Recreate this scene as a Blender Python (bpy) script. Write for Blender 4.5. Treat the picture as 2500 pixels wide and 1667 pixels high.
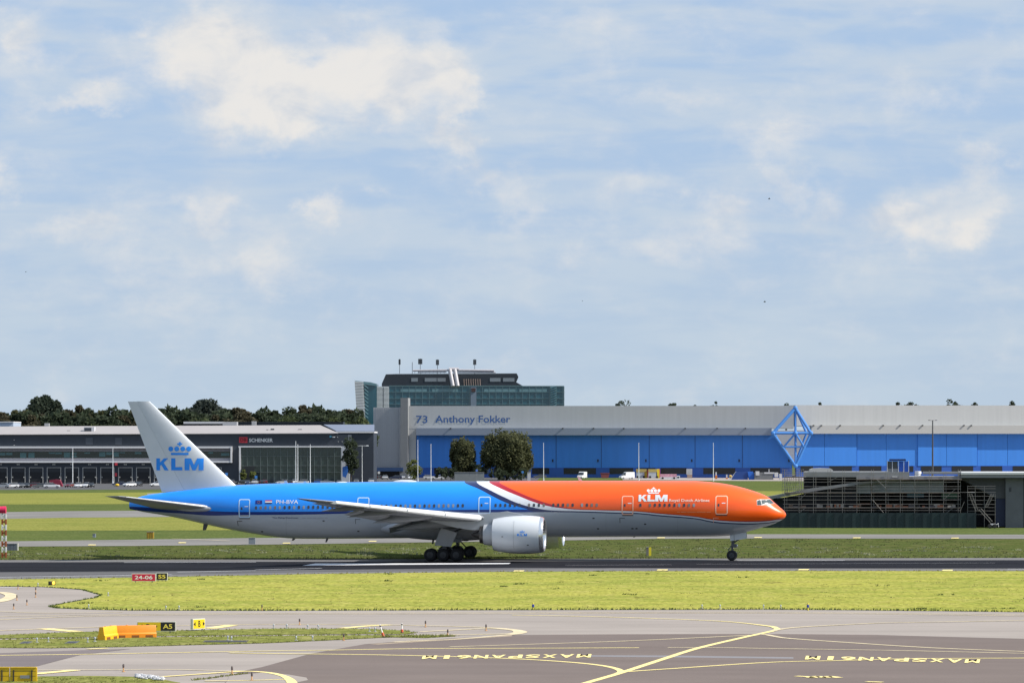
import bpy, bmesh, math, random
import numpy as np
from mathutils import Vector, Matrix
from mathutils.geometry import tessellate_polygon
R = math.radians
random.seed(7)
scene = bpy.context.scene
for o in list(bpy.data.objects): bpy.data.objects.remove(o)

# ------------------------------------------------------------------ camera
H, F, CX, HY = 13.3, 9200.0, 1250.0, 1078.0      # eye height (m), focal length, centre and horizon (photo pixels)
cam_d = bpy.data.cameras.new('camera'); cam = bpy.data.objects.new('camera', cam_d)
scene.collection.objects.link(cam); scene.camera = cam
cam.location = (0, 0, H); cam.rotation_euler = (R(90), 0, 0)
cam_d.sensor_width = 36.0; cam_d.lens = F / 2500 * 36.0
cam_d.shift_y = (HY - 833.5) / 2500
cam_d.clip_start = 1.0; cam_d.clip_end = 60000

# ------------------------------------------------------------------ sun, sky, exposure
SUN_AZ, SUN_EL = 79.0, 42.0        # azimuth measured from behind the camera towards the right
sv = Vector((math.sin(R(SUN_AZ)) * math.cos(R(SUN_EL)), -math.cos(R(SUN_AZ)) * math.cos(R(SUN_EL)), math.sin(R(SUN_EL))))
sun_d = bpy.data.lights.new('sun', 'SUN'); sun_d.energy = 4.2; sun_d.angle = R(0.6); sun_d.color = (1.0, 0.95, 0.87)
sun = bpy.data.objects.new('sun', sun_d); scene.collection.objects.link(sun)
sun.rotation_euler = sv.to_track_quat('Z', 'Y').to_euler(); sun.location = (60, -40, 80)
vs = scene.view_settings
vs.view_transform = 'Standard'; vs.look = 'None'; vs.gamma = 1.0; vs.exposure = 0.62
vs.use_curve_mapping = False
EXPO = 2 ** vs.exposure

world = bpy.data.worlds.new('World'); scene.world = world; world.use_nodes = True
wt = world.node_tree; wt.nodes.clear()
def wn(t, **k):
    n = wt.nodes.new(t)
    for a, b in k.items(): setattr(n, a, b)
    return n
def wm(op, a, b=None, clamp=False):
    n = wn('ShaderNodeMath', operation=op, use_clamp=clamp)
    for i, v in enumerate((a, b)):
        if v is None: continue
        if isinstance(v, (int, float)): n.inputs[i].default_value = v
        else: wt.links.new(v, n.inputs[i])
    return n.outputs[0]
SKY_S = 0.10
def skycol(r, g, b):               # photograph sRGB -> radiance before strength and exposure
    l = [((c / 255 + 0.055) / 1.055) ** 2.4 for c in (r, g, b)]
    return tuple(c / (SKY_S * EXPO) for c in l) + (1,)
def wmix(fac, a, b):
    n = wn('ShaderNodeMix', data_type='RGBA')
    if isinstance(fac, float): n.inputs[0].default_value = fac
    else: wt.links.new(fac, n.inputs[0])
    for i, v in ((6, a), (7, b)):
        if isinstance(v, tuple): n.inputs[i].default_value = v
        else: wt.links.new(v, n.inputs[i])
    return n.outputs[2]
sky = wn('ShaderNodeTexSky', sky_type='NISHITA', sun_disc=False)
sky.sun_elevation = R(SUN_EL); sky.sun_rotation = R(180 - SUN_AZ); sky.air_density = 1.0; sky.dust_density = 1.0; sky.ozone_density = 1.5
tc = wn('ShaderNodeTexCoord'); sp = wn('ShaderNodeSeparateXYZ'); wt.links.new(tc.outputs['Generated'], sp.inputs[0])
dx, dy, dz = sp.outputs
ady = wm('MAXIMUM', wm('ABSOLUTE', dy), 0.08)
U = wm('DIVIDE', dx, ady); V = wm('DIVIDE', dz, ady)
def wnoise(sx, sz, detail, off=0.0, rough=0.55, dist=0.0):
    cb = wn('ShaderNodeCombineXYZ')
    wt.links.new(wm('MULTIPLY', U, sx), cb.inputs[0]); wt.links.new(wm('MULTIPLY', V, sz), cb.inputs[1]); cb.inputs[2].default_value = off
    n = wn('ShaderNodeTexNoise'); n.inputs['Scale'].default_value = 1.0; n.inputs['Detail'].default_value = detail
    n.inputs['Roughness'].default_value = rough; n.inputs['Distortion'].default_value = dist
    wt.links.new(cb.outputs[0], n.inputs['Vector']); return n.outputs['Fac']
def wramp(v, lo, hi):
    n = wn('ShaderNodeMapRange', interpolation_type='SMOOTHSTEP'); wt.links.new(v, n.inputs[0])
    n.inputs[1].default_value = lo; n.inputs[2].default_value = hi; return n.outputs[0]
warp1 = wm('MULTIPLY', wm('SUBTRACT', wnoise(70, 90, 6, 3.1, 0.62), 0.5), 0.030)
warp2 = wm('MULTIPLY', wm('SUBTRACT', wnoise(70, 90, 6, 9.7, 0.62), 0.5), 0.022)
Uw = wm('ADD', U, warp1); Vw = wm('ADD', V, warp2)
front = wm('GREATER_THAN', dy, 0.0)
BLOBS = [(455, 95, 85, 60, 1.0), (560, 150, 120, 95, 1.0), (650, 230, 110, 80, 1.05), (760, 190, 110, 55, .7), (905, 150, 90, 85, 1.0),
         (960, 250, 75, 70, 1.1), (1060, 170, 60, 60, .6), (1125, 215, 45, 55, .8), (1130, 335, 26, 55, .9), (690, 285, 120, 38, .8),
         (60, 95, 45, 55, .85), (250, 150, 80, 50, .8), (230, 245, 55, 25, .7), (110, 255, 110, 20, .4), (515, 520, 48, 62, .75), (780, 518, 28, 30, .8),
         (250, 560, 60, 45, .5), (150, 545, 70, 28, .45), (1205, 462, 70, 30, .75), (640, 640, 60, 55, .5), (720, 670, 110, 40, .4), (925, 470, 35, 18, .5),
         (1540, 455, 85, 45, .6), (1760, 500, 60, 50, .65), (1910, 430, 45, 40, .8), (1995, 500, 60, 50, .75), (2215, 545, 55, 55, .95), (2370, 570, 50, 32, .8),
         (2350, 480, 65, 60, .7), (2400, 400, 45, 45, .6), (1880, 335, 90, 28, .55), (1620, 600, 110, 45, .5), (1290, 520, 50, 60, .6), (1430, 610, 45, 40, .5), (2270, 230, 90, 38, .5),
         (1700, 225, 160, 28, .45), (2400, 90, 90, 45, .3), (1500, 70, 140, 50, .35), (330, 690, 120, 40, .3), (0, 440, 30, 45, .7)]
acc = None
for (bx_, by_, rx_, ry_, am) in BLOBS:
    u0 = (bx_ - CX) / F; v0 = (HY - by_) / F
    a = wm('MULTIPLY', wm('SUBTRACT', Uw, u0), F / rx_); b = wm('MULTIPLY', wm('SUBTRACT', Vw, v0), F / ry_)
    r2 = wm('ADD', wm('MULTIPLY', a, a), wm('MULTIPLY', b, b))
    g = wm('MULTIPLY', wm('POWER', 2.718, wm('MULTIPLY', r2, -0.62)), am)
    acc = g if acc is None else wm('ADD', acc, g)
acc = wm('MULTIPLY', acc, front)
veil_n = wnoise(22, 120, 5, 0.4, 0.5, 0.3)
puff_n = wnoise(48, 80, 7, 5.5, 0.6, 0.2)
veil = wramp(veil_n, 0.36, 0.66)
puff = wm('ADD', wm('MULTIPLY', wm('SUBTRACT', puff_n, 0.46), 1.6), wm('MULTIPLY', acc, 0.72))
puff = wramp(puff, -0.05, 1.15)
base = wmix(0.86, sky.outputs[0], skycol(170, 195, 228))
c1 = wmix(wm('MULTIPLY', veil, 0.85), base, skycol(197, 211, 226))
low = wramp(V, 0.075, 0.0)
c2 = wmix(wm('MULTIPLY', low, 0.75), c1, skycol(191, 208, 223))
shade = wramp(wm('ADD', wm('MULTIPLY', wnoise(55, 75, 6, 21.0, 0.55, 0.4), 0.75), wm('MULTIPLY', wnoise(20, 34, 3, 33.0), 0.35)), 0.36, 0.60)
cloud_c = wmix(shade, skycol(203, 211, 222), skycol(236, 233, 229))
c3 = wmix(wm('MULTIPLY', puff, 0.95), c2, cloud_c)
bg = wn('ShaderNodeBackground'); bg.inputs['Strength'].default_value = SKY_S
wt.links.new(c3, bg.inputs['Color'])
wo = wn('ShaderNodeOutputWorld'); wt.links.new(bg.outputs[0], wo.inputs[0])

scene.render.resolution_x = 1024; scene.render.resolution_y = 682

# ------------------------------------------------------------------ pixel helpers (each point gets its own real distance)
def W(px, py, d): return ((px - CX) / F * d, d, H - (py - HY) / F * d)
def G(px, py, z=0.0):
    d = (H - z) * F / (py - HY); return ((px - CX) / F * d, d, z)

# ------------------------------------------------------------------ materials
MATS = {}
def M(name, col, rough=0.6, metal=0.0, var=0.0, vscale=1.0, bump=0.0, bscale=20.0, coat=0.0, emit=None, trans=0.0, stretch=(1, 1, 1), spec=0.5):
    if name in MATS: return MATS[name]
    m = bpy.data.materials.new(name); m.use_nodes = True; t = m.node_tree; p = t.nodes['Principled BSDF']
    p.inputs['Base Color'].default_value = (*col, 1); p.inputs['Roughness'].default_value = rough; p.inputs['Metallic'].default_value = metal
    p.inputs['Coat Weight'].default_value = coat; p.inputs['Coat Roughness'].default_value = 0.08
    p.inputs['Specular IOR Level'].default_value = spec
    if trans: p.inputs['Transmission Weight'].default_value = trans
    if emit: p.inputs['Emission Color'].default_value = (*emit[:3], 1); p.inputs['Emission Strength'].default_value = emit[3]
    if var or bump:
        tcn = t.nodes.new('ShaderNodeTexCoord'); mp = t.nodes.new('ShaderNodeMapping'); mp.inputs['Scale'].default_value = stretch
        t.links.new(tcn.outputs['Object'], mp.inputs['Vector'])
    if var:
        n = t.nodes.new('ShaderNodeTexNoise'); n.inputs['Scale'].default_value = vscale; n.inputs['Detail'].default_value = 5; n.inputs['Roughness'].default_value = 0.65
        t.links.new(mp.outputs[0], n.inputs['Vector'])
        mr = t.nodes.new('ShaderNodeMapRange'); mr.inputs[1].default_value = 0.25; mr.inputs[2].default_value = 0.75
        mr.inputs[3].default_value = 1 - var; mr.inputs[4].default_value = 1 + var; t.links.new(n.outputs['Fac'], mr.inputs[0])
        hs = t.nodes.new('ShaderNodeHueSaturation'); hs.inputs['Color'].default_value = (*col, 1)
        t.links.new(mr.outputs[0], hs.inputs['Value']); t.links.new(hs.outputs[0], p.inputs['Base Color'])
    if bump:
        n2 = t.nodes.new('ShaderNodeTexNoise'); n2.inputs['Scale'].default_value = bscale; n2.inputs['Detail'].default_value = 4
        t.links.new(mp.outputs[0], n2.inputs['Vector']); b = t.nodes.new('ShaderNodeBump'); b.inputs['Strength'].default_value = bump; b.inputs['Distance'].default_value = 0.05
        t.links.new(n2.outputs['Fac'], b.inputs['Height']); t.links.new(b.outputs[0], p.inputs['Normal'])
    MATS[name] = m; return m

def turf(name, ca, cb_, cc, weeds=0.0, big=0.05):
    """mown or rough grass: three greens mixed by streaky noise at several sizes"""
    m = bpy.data.materials.new(name); m.use_nodes = True; t = m.node_tree; p = t.nodes['Principled BSDF']
    p.inputs['Roughness'].default_value = 1.0; p.inputs['Specular IOR Level'].default_value = 0.0
    tcn = t.nodes.new('ShaderNodeTexCoord')
    def nz(scale, st, det, off=0):
        mp = t.nodes.new('ShaderNodeMapping'); mp.inputs['Scale'].default_value = st; mp.inputs['Location'].default_value = (off, off, 0)
        t.links.new(tcn.outputs['Object'], mp.inputs['Vector'])
        n = t.nodes.new('ShaderNodeTexNoise'); n.inputs['Scale'].default_value = scale; n.inputs['Detail'].default_value = det; n.inputs['Roughness'].default_value = 0.62
        t.links.new(mp.outputs[0], n.inputs['Vector']); return n.outputs['Fac']
    def rg(v, lo, hi, a=0.0, b=1.0):
        r = t.nodes.new('ShaderNodeMapRange'); r.interpolation_type = 'SMOOTHSTEP'; t.links.new(v, r.inputs[0]); r.inputs[1].default_value = lo; r.inputs[2].default_value = hi
        r.inputs[3].default_value = a; r.inputs[4].default_value = b; return r.outputs[0]
    def mx(f, a, b, mode='MIX'):
        n = t.nodes.new('ShaderNodeMix'); n.data_type = 'RGBA'; n.blend_type = mode
        if isinstance(f, float): n.inputs[0].default_value = f
        else: t.links.new(f, n.inputs[0])
        for i, v in ((6, a), (7, b)):
            if isinstance(v, tuple): n.inputs[i].default_value = (*v, 1)
            else: t.links.new(v, n.inputs[i])
        return n.outputs[2]
    n1 = nz(big, (1, 2.2, 1), 6); n2 = nz(0.5, (1, 0.55, 1), 7, 31); n3 = nz(2.6, (1, 0.28, 1), 5, 77); n4 = nz(0.28, (1, 0.5, 1), 6, 13)
    c = mx(rg(n1, 0.38, 0.62), ca, cb_)
    c = mx(rg(n2, 0.45, 0.72), c, cc)
    if weeds:
        c = mx(rg(n4, 0.60, 0.70, 0.0, weeds), c, tuple(x * 0.45 for x in cc))
    v = t.nodes.new('ShaderNodeHueSaturation'); t.links.new(c, v.inputs['Color']); t.links.new(rg(n3, 0.25, 0.75, 0.72, 1.28), v.inputs['Value'])
    t.links.new(v.outputs[0], p.inputs['Base Color'])
    b = t.nodes.new('ShaderNodeBump'); b.inputs['Strength'].default_value = 0.45; b.inputs['Distance'].default_value = 0.12; t.links.new(n3, b.inputs['Height']); t.links.new(b.outputs[0], p.inputs['Normal'])
    MATS[name] = m; return m

def paving(name, col, var=0.10, streak=0.10, seed=0, dark=(0.03, 0.03, 0.035), tyre=0.0):
    """asphalt or concrete with broad stains, streaks along the taxi direction and fine aggregate"""
    m = bpy.data.materials.new(name); m.use_nodes = True; t = m.node_tree; p = t.nodes['Principled BSDF']
    p.inputs['Roughness'].default_value = 1.0; p.inputs['Specular IOR Level'].default_value = 0.03
    tcn = t.nodes.new('ShaderNodeTexCoord')
    def nz(scale, st, det, rz=0.0):
        mp = t.nodes.new('ShaderNodeMapping'); mp.inputs['Scale'].default_value = st; mp.inputs['Location'].default_value = (seed, seed * 2, 0); mp.inputs['Rotation'].default_value = (0, 0, rz)
        t.links.new(tcn.outputs['Object'], mp.inputs['Vector'])
        n = t.nodes.new('ShaderNodeTexNoise'); n.inputs['Scale'].default_value = scale; n.inputs['Detail'].default_value = det; n.inputs['Roughness'].default_value = 0.6
        t.links.new(mp.outputs[0], n.inputs['Vector']); return n.outputs['Fac']
    def mul(a, b):
        n = t.nodes.new('ShaderNodeMath'); n.operation = 'MULTIPLY'; t.links.new(a, n.inputs[0]); t.links.new(b, n.inputs[1]); return n.outputs[0]
    def rg(v, a, b, lo=0.3, hi=0.7):
        r = t.nodes.new('ShaderNodeMapRange'); t.links.new(v, r.inputs[0]); r.inputs[1].default_value = lo; r.inputs[2].default_value = hi; r.inputs[3].default_value = a; r.inputs[4].default_value = b; return r.outputs[0]
    a = rg(nz(0.06, (1, 1.6, 1), 6), 1 - var, 1 + var); s = rg(nz(0.35, (0.05, 1, 1), 5), 1 - streak, 1 + streak); g = rg(nz(9, (1, 1, 1), 3), 0.94, 1.06)
    v = mul(mul(a, s), g)
    hs = t.nodes.new('ShaderNodeHueSaturation'); hs.inputs['Color'].default_value = (*col, 1); t.links.new(v, hs.inputs['Value'])
    out = hs.outputs[0]
    if tyre:
        n = t.nodes.new('ShaderNodeMix'); n.data_type = 'RGBA'; t.links.new(rg(nz(0.09, (0.12, 1, 1), 6, 0.14), 0, tyre, 0.48, 0.66), n.inputs[0]); t.links.new(out, n.inputs[6]); n.inputs[7].default_value = (*dark, 1); out = n.outputs[2]
    t.links.new(out, p.inputs['Base Color'])
    MATS[name] = m; return m

# ------------------------------------------------------------------ mesh building
class MB:
    def __init__(s): s.v = []; s.f = []; s.mi = []
    def add(s, vs, fs, mi=0):
        k = len(s.v); s.v += [tuple(v) for v in vs]; s.f += [tuple(i + k for i in f) for f in fs]; s.mi += [mi] * len(fs); return s
    def hexa(s, p, mi=0):       # 8 corners: bottom 0-3 counter-clockwise, top 4-7
        return s.add(p, [(3, 2, 1, 0), (4, 5, 6, 7), (0, 1, 5, 4), (1, 2, 6, 5), (2, 3, 7, 6), (3, 0, 4, 7)], mi)
    def box(s, x0, x1, y0, y1, z0, z1, mi=0):
        return s.hexa([(x0, y0, z0), (x1, y0, z0), (x1, y1, z0), (x0, y1, z0), (x0, y0, z1), (x1, y0, z1), (x1, y1, z1), (x0, y1, z1)], mi)
    def obox(s, c, sx, sy, z0, z1, rz=0.0, mi=0, top=1.0):
        ca, sa = math.cos(rz), math.sin(rz); q = []
        for z, k in ((z0, 1.0), (z1, top)):
            for a, b in ((-1, -1), (1, -1), (1, 1), (-1, 1)):
                x, y = a * sx / 2 * k, b * sy / 2 * k; q.append((c[0] + x * ca - y * sa, c[1] + x * sa + y * ca, z))
        return s.hexa(q, mi)
    def prism(s, pts, off, mi=0):
        n = len(pts); a = [Vector(p) for p in pts]; b = [p + Vector(off) for p in a]
        return s.add(a + b, [tuple(range(n)), tuple(range(2 * n - 1, n - 1, -1))] + [(i, n + i, n + (i + 1) % n, (i + 1) % n) for i in range(n)], mi)
    def loft(s, rings, c0=True, c1=True, closed=True, mi=0):
        n = len(rings[0]); vs = [p for r in rings for p in r]; fs = []
        for i in range(len(rings) - 1):
            for j in range(n if closed else n - 1):
                k = (j + 1) % n; fs.append((i * n + j, i * n + k, (i + 1) * n + k, (i + 1) * n + j))
        if c0: fs.append(tuple(range(n - 1, -1, -1)))
        if c1: fs.append(tuple((len(rings) - 1) * n + j for j in range(n)))
        return s.add(vs, fs, mi)
    def tube(s, p0, p1, r0, r1=None, n=8, mi=0):
        p0, p1 = Vector(p0), Vector(p1); r1 = r0 if r1 is None else r1
        d = (p1 - p0).normalized(); a = d.orthogonal().normalized(); b = d.cross(a)
        ring = lambda c, r: [c + (a * math.cos(2 * math.pi * i / n) + b * math.sin(2 * math.pi * i / n)) * r for i in range(n)]
        return s.loft([ring(p0, r0), ring(p1, r1)], mi=mi)
    def lathe(s, prof, o, axis='x', n=32, mi=0, caps=True):
        rings = []
        for a, r in prof:
            ring = []
            for i in range(n):
                c, q = math.cos(2 * math.pi * i / n) * r, math.sin(2 * math.pi * i / n) * r
                ring.append({'x': (o[0] + a, o[1] + c, o[2] + q), 'y': (o[0] + c, o[1] + a, o[2] + q), 'z': (o[0] + c, o[1] + q, o[2] + a)}[axis])
            rings.append(ring)
        return s.loft(rings, caps, caps, mi=mi)
    def strip(s, pts, w, z, mi=0):     # flat painted line of width w along ground points
        P = [Vector((p[0], p[1])) for p in pts]; L = []; Rr = []
        ww = w if isinstance(w, (list, tuple)) else [w] * len(P)
        for i, p in enumerate(P):
            d = (P[min(i + 1, len(P) - 1)] - P[max(i - 1, 0)]).normalized(); nn = Vector((-d.y, d.x)) * ww[i] / 2
            L.append((*(p + nn), z)); Rr.append((*(p - nn), z))
        n = len(P); return s.add(L + Rr, [(i, n + i, n + i + 1, i + 1) for i in range(n - 1)], mi)
    def ball(s, c, rx, ry, rz, n=16, m=10, mi=0):
        rings = []
        for j in range(1, m):
            a = math.pi * j / m; rings.append([(c[0] + rx * math.sin(a) * math.cos(2 * math.pi * i / n), c[1] + ry * math.sin(a) * math.sin(2 * math.pi * i / n), c[2] - rz * math.cos(a)) for i in range(n)])
        return s.loft(rings, mi=mi)

WL = {}
def link(o, parent=None):
    scene.collection.objects.link(o)
    if parent is not None: o.parent = parent
    return o
def empty(name, loc=(0, 0, 0), rz=0.0):
    o = bpy.data.objects.new(name, None); o.location = loc; o.rotation_euler = (0, 0, rz); o.empty_display_size = 0.5; link(o); WL[o.name] = Vector(loc); return o
def tag(o, label=None, cat=None, group=None, kind=None):
    if label: o['label'] = label
    if cat: o['category'] = cat
    if group: o['group'] = group
    if kind: o['kind'] = kind
    return o
def wl(o):
    while o is not None:
        if o.name in WL: return WL[o.name]
        o = o.parent
    return Vector((0, 0, 0))
def build(mb, name, mats, parent=None, smooth=None, local=False, loc=None):
    """one mesh object; vertices are world points unless local; the origin of a top-level mesh is put at its base"""
    me = bpy.data.meshes.new(name); v = np.array(mb.v, dtype=float).reshape(-1, 3)
    o = bpy.data.objects.new(name, me)
    if parent is not None:
        if not local: v = v - np.array(wl(parent))
    elif loc is not None or not local:
        if loc is None:
            lo, hi = v.min(0), v.max(0); loc = ((lo[0] + hi[0]) / 2, (lo[1] + hi[1]) / 2, lo[2])
        v = v - np.array(loc); o.location = loc
    me.from_pydata(v.tolist(), [], mb.f)
    if not isinstance(mats, (list, tuple)): mats = [mats]
    for m in mats: me.materials.append(m)
    if len(mats) > 1: me.polygons.foreach_set('material_index', mb.mi)
    if smooth:
        me.polygons.foreach_set('use_smooth', [True] * len(me.polygons)); me.set_sharp_from_angle(angle=R(smooth))
    me.update(); link(o, parent)
    if parent is None and loc is not None: WL[o.name] = Vector(loc)
    return o
def dup(o, loc=None, rz=None, parent=None, top=True):
    c = o.copy(); scene.collection.objects.link(c)
    if top:
        c.location = loc
        if rz is not None: c.rotation_euler = (0, 0, rz)
        WL[c.name] = Vector(loc)
    if parent is not None: c.parent = parent
    for ch in list(o.children): dup(ch, parent=c, top=False)
    return c

def text2d(s, x0, x1, z0, z1, bold=0.0, shear=0.0, space=1.0):
    """flat lettering filled into the rectangle (x0..x1, z0..z1); returns 2-D points and faces"""
    cu = bpy.data.curves.new('t', 'FONT'); cu.body = s; cu.size = 1; cu.offset = bold; cu.shear = shear; cu.resolution_u = 3; cu.space_character = space
    ob = bpy.data.objects.new('t', cu); scene.collection.objects.link(ob)
    dg = bpy.context.evaluated_depsgraph_get(); dg.update(); me = ob.evaluated_get(dg).to_mesh()
    v = np.array([tuple(q.co) for q in me.vertices]); f = [tuple(p.vertices) for p in me.polygons]
    ob.evaluated_get(dg).to_mesh_clear(); bpy.data.objects.remove(ob); bpy.data.curves.remove(cu)
    a, b = v.min(0), v.max(0)
    return [(x0 + (q[0] - a[0]) / (b[0] - a[0]) * (x1 - x0), z0 + (q[1] - a[1]) / (b[1] - a[1]) * (z1 - z0)) for q in v], f

class Fac:
    """a facade plane: first pixel and distance, turned by beta degrees; rectangles are given in photo pixels and get the wall's depth"""
    def __init__(s, px, d, beta=0.0):
        b = R(beta); s.O = Vector(((px - CX) / F * d, d)); s.u = Vector((math.cos(b), math.sin(b))); s.n = Vector((math.sin(b), -math.cos(b)))
    def uz(s, px, py, out=0.0):
        o = s.O + s.n * out; t = (px - CX) / F; u = (t * o.y - o.x) / (s.u.x - t * s.u.y); dep = o.y + u * s.u.y
        return u, (H - (py - HY) / F * dep if py is not None else 0.0)
    def P(s, u, out, z): q = s.O + s.u * u + s.n * out; return (q.x, q.y, z)
    def pt(s, px, py, out=0.0): u, z = s.uz(px, py, out); return s.P(u, out, z)
    def box(s, mb, px0, py0, px1, py1, o0, o1, mi=0):
        u0, z1 = s.uz(px0, py0, o1); u1, _ = s.uz(px1, py0, o1); z0 = s.uz((px0 + px1) / 2, py1, o1)[1] if py1 is not None else 0.0
        z1 = s.uz((px0 + px1) / 2, py0, o1)[1]
        return mb.hexa([s.P(u0, o1, z0), s.P(u1, o1, z0), s.P(u1, o0, z0), s.P(u0, o0, z0), s.P(u0, o1, z1), s.P(u1, o1, z1), s.P(u1, o0, z1), s.P(u0, o0, z1)], mi)
    def part(s, name, mat, parent, px0, py0, px1, py1, o0, o1): mb = MB(); s.box(mb, px0, py0, px1, py1, o0, o1); return build(mb, name, mat, parent)
    def text(s, name, mat, parent, body, px0, py0, px1, py1, out, bold=0.0, depth=0.05):
        u0, z1 = s.uz(px0, py0, out); u1, z0 = s.uz(px1, py1, out); p, f = text2d(body, u0, u1, z0, z1, bold)
        mb = MB(); n = len(p); mb.add([s.P(a, out, b) for a, b in p], f); return build(mb, name, mat, parent)
# ------------------------------------------------------------------ ground, turf, paving
t_far = turf('turf_far_shaded', (0.098, 0.122, 0.038), (0.078, 0.104, 0.034), (0.118, 0.132, 0.050))  # far grass in duller greens, cloud shadow put into the colour
t_bright = turf('turf_sunlit', (0.215, 0.215, 0.056), (0.175, 0.190, 0.048), (0.240, 0.228, 0.070))  # same far grass where sun breaks through, painted as a brighter colour
t_mid = turf('turf_rough_shaded', (0.062, 0.086, 0.024), (0.084, 0.094, 0.030), (0.115, 0.112, 0.048), weeds=0.3, big=0.09)  # weedy grass, its colour darkened to stand for cloud shadow
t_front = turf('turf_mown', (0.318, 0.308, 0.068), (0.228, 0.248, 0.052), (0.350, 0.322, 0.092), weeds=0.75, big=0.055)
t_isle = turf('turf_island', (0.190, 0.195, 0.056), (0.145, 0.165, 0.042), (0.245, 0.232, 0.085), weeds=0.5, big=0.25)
p_light = paving('taxiway_concrete', (0.310, 0.273, 0.247), 0.10, 0.06, 3, tyre=0.10, dark=(0.2, 0.18, 0.17))
p_dark = paving('apron_asphalt', (0.170, 0.139, 0.126), 0.10, 0.05, 11, tyre=0.12, dark=(0.14, 0.12, 0.12))
p_shoulder = paving('runway_shoulder', (0.155, 0.15, 0.15), 0.12, 0.16, 5)
p_runway = paving('runway_asphalt', (0.019, 0.0195, 0.024), 0.22, 0.32, 8, tyre=0.75, dark=(0.008, 0.008, 0.011))
p_back = paving('back_taxiway_concrete', (0.205, 0.195, 0.185), 0.15, 0.14, 9, tyre=0.30, dark=(0.12, 0.115, 0.11))
p_cars = paving('car_park_asphalt', (0.10, 0.10, 0.105), 0.2, 0.1, 6)
def fray(pts, amp, step=1.2, seed=1):
    """turf edges are ragged: subdivide a closed outline and shake it"""
    rr = random.Random(seed); out = []
    for i in range(len(pts)):
        a = Vector(pts[i][:2]); b = Vector(pts[(i + 1) % len(pts)][:2]); L = (b - a).length
        k = max(1, min(160, int(L / step)))
        nn = Vector((-(b - a).y, (b - a).x)).normalized() if L > 0 else Vector((0, 0))
        for j in range(k):
            q = a.lerp(b, j / k) + nn * (rr.uniform(-amp, amp) if j else 0); out.append((q.x, q.y))
    return out
def sheet(name, pix, z, mat, fr=0.0, seed=1, kind='structure', parent=None, thick=0.0):
    pts = [G(*p)[:2] for p in pix]
    if fr: pts = fray(pts, fr, seed=seed)
    bm = bmesh.new(); vs_ = [bm.verts.new((x, y, z)) for x, y in pts]; bm.faces.new(vs_)
    bmesh.ops.triangulate(bm, faces=bm.faces[:])
    me = bpy.data.meshes.new(name); bm.normal_update()
    for f in bm.faces:
        if f.normal.z < 0: f.normal_flip()
    bm.to_mesh(me); bm.free(); me.materials.append(mat)
    o = bpy.data.objects.new(name, me); link(o, parent)
    if parent is None: o['kind'] = kind
    return o
mb = MB(); mb.add([(-30000, -4000, 0), (30000, -4000, 0), (30000, 50000, 0), (-30000, 50000, 0)], [(0, 1, 2, 3)])
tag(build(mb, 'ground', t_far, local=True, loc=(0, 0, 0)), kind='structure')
sheet('car_park', [(-900, 1196.5), (0, 1195.5), (560, 1194.5), (760, 1182), (1310, 1174), (1320, 1163.5), (900, 1157), (-900, 1158)], 0.02, p_cars)
sheet('hangar_apron', [(1520, 1171.5), (1640, 1171.8), (1800, 1173.5), (1980, 1174), (3200, 1174), (3200, 1158), (1520, 1160)], 0.03, paving('apron_concrete', (0.33, 0.29, 0.27), 0.1, 0.05, 21))
sheet('sunlit_turf', [(-900, 1206), (0, 1204), (700, 1199), (1400, 1197), (2050, 1199), (2100, 1222), (1400, 1226), (700, 1229), (0, 1231), (-900, 1233)], 0.02, t_bright, 0.8, 3)  # bright strip: sunlight between cloud shadows, done by turf colour
sheet('sunlit_turf', [(-900, 1271), (0, 1265.5), (360, 1261), (900, 1258), (1400, 1258), (1400, 1285), (900, 1292), (500, 1294), (0, 1295), (-900, 1297)], 0.02, t_bright, 0.8, 4)
sheet('back_taxiway', [(-900, 1256), (0, 1250), (160, 1247.5), (400, 1246), (900, 1244), (3200, 1244), (3200, 1257), (900, 1257), (360, 1262), (160, 1263.5), (0, 1266.5), (-900, 1273)], 0.03, p_back)
taxi_b = sheet('service_taxiway', [(-900, 1326), (0, 1321.5), (300, 1317.5), (620, 1313), (1250, 1307.5), (1600, 1304.5), (1900, 1303.8), (2500, 1304.8), (3300, 1306), (3300, 1316), (2500, 1315), (1900, 1314), (1600, 1315), (1250, 1321), (620, 1329.5), (300, 1332.5), (0, 1334), (-900, 1338)], 0.03, p_back)
sheet('shaded_rough_turf', [(-900, 1338.5), (0, 1334.5), (300, 1333), (620, 1330), (1250, 1321.5), (1600, 1315.5), (1900, 1314.5), (2500, 1315.5), (3300, 1316.5), (3300, 1362), (2500, 1362.5), (1250, 1364.5), (0, 1367.5), (-900, 1370)], 0.025, t_mid, 0.3, 5)  # weedy strip with cloud shade in its turf colour
runway = sheet('runway', [(-900, 1369), (0, 1366.8), (1250, 1364), (2500, 1361.8), (3300, 1360), (3300, 1391), (2500, 1394.5), (1875, 1394), (1250, 1396), (800, 1401), (400, 1409), (0, 1415), (-900, 1425)], 0.03, p_shoulder)
sheet('runway_surface', [(-900, 1375), (0, 1372.8), (1250, 1370), (2500, 1367.5), (3300, 1366), (3300, 1385), (2500, 1387.8), (1875, 1387.3), (1250, 1386.5), (800, 1391), (400, 1394.5), (0, 1397), (-900, 1402)], 0.042, p_runway)
p_rwyedge = paving('runway_worn_edge', (0.115, 0.112, 0.115), 0.15, 0.3, 14)
sheet('runway_worn_edge', [(-900, 1402), (0, 1397), (400, 1394.5), (800, 1391), (1250, 1386.5), (1500, 1387), (1250, 1389.5), (800, 1396), (400, 1402.5), (0, 1408.5), (-900, 1415)], 0.043, p_rwyedge)
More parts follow.
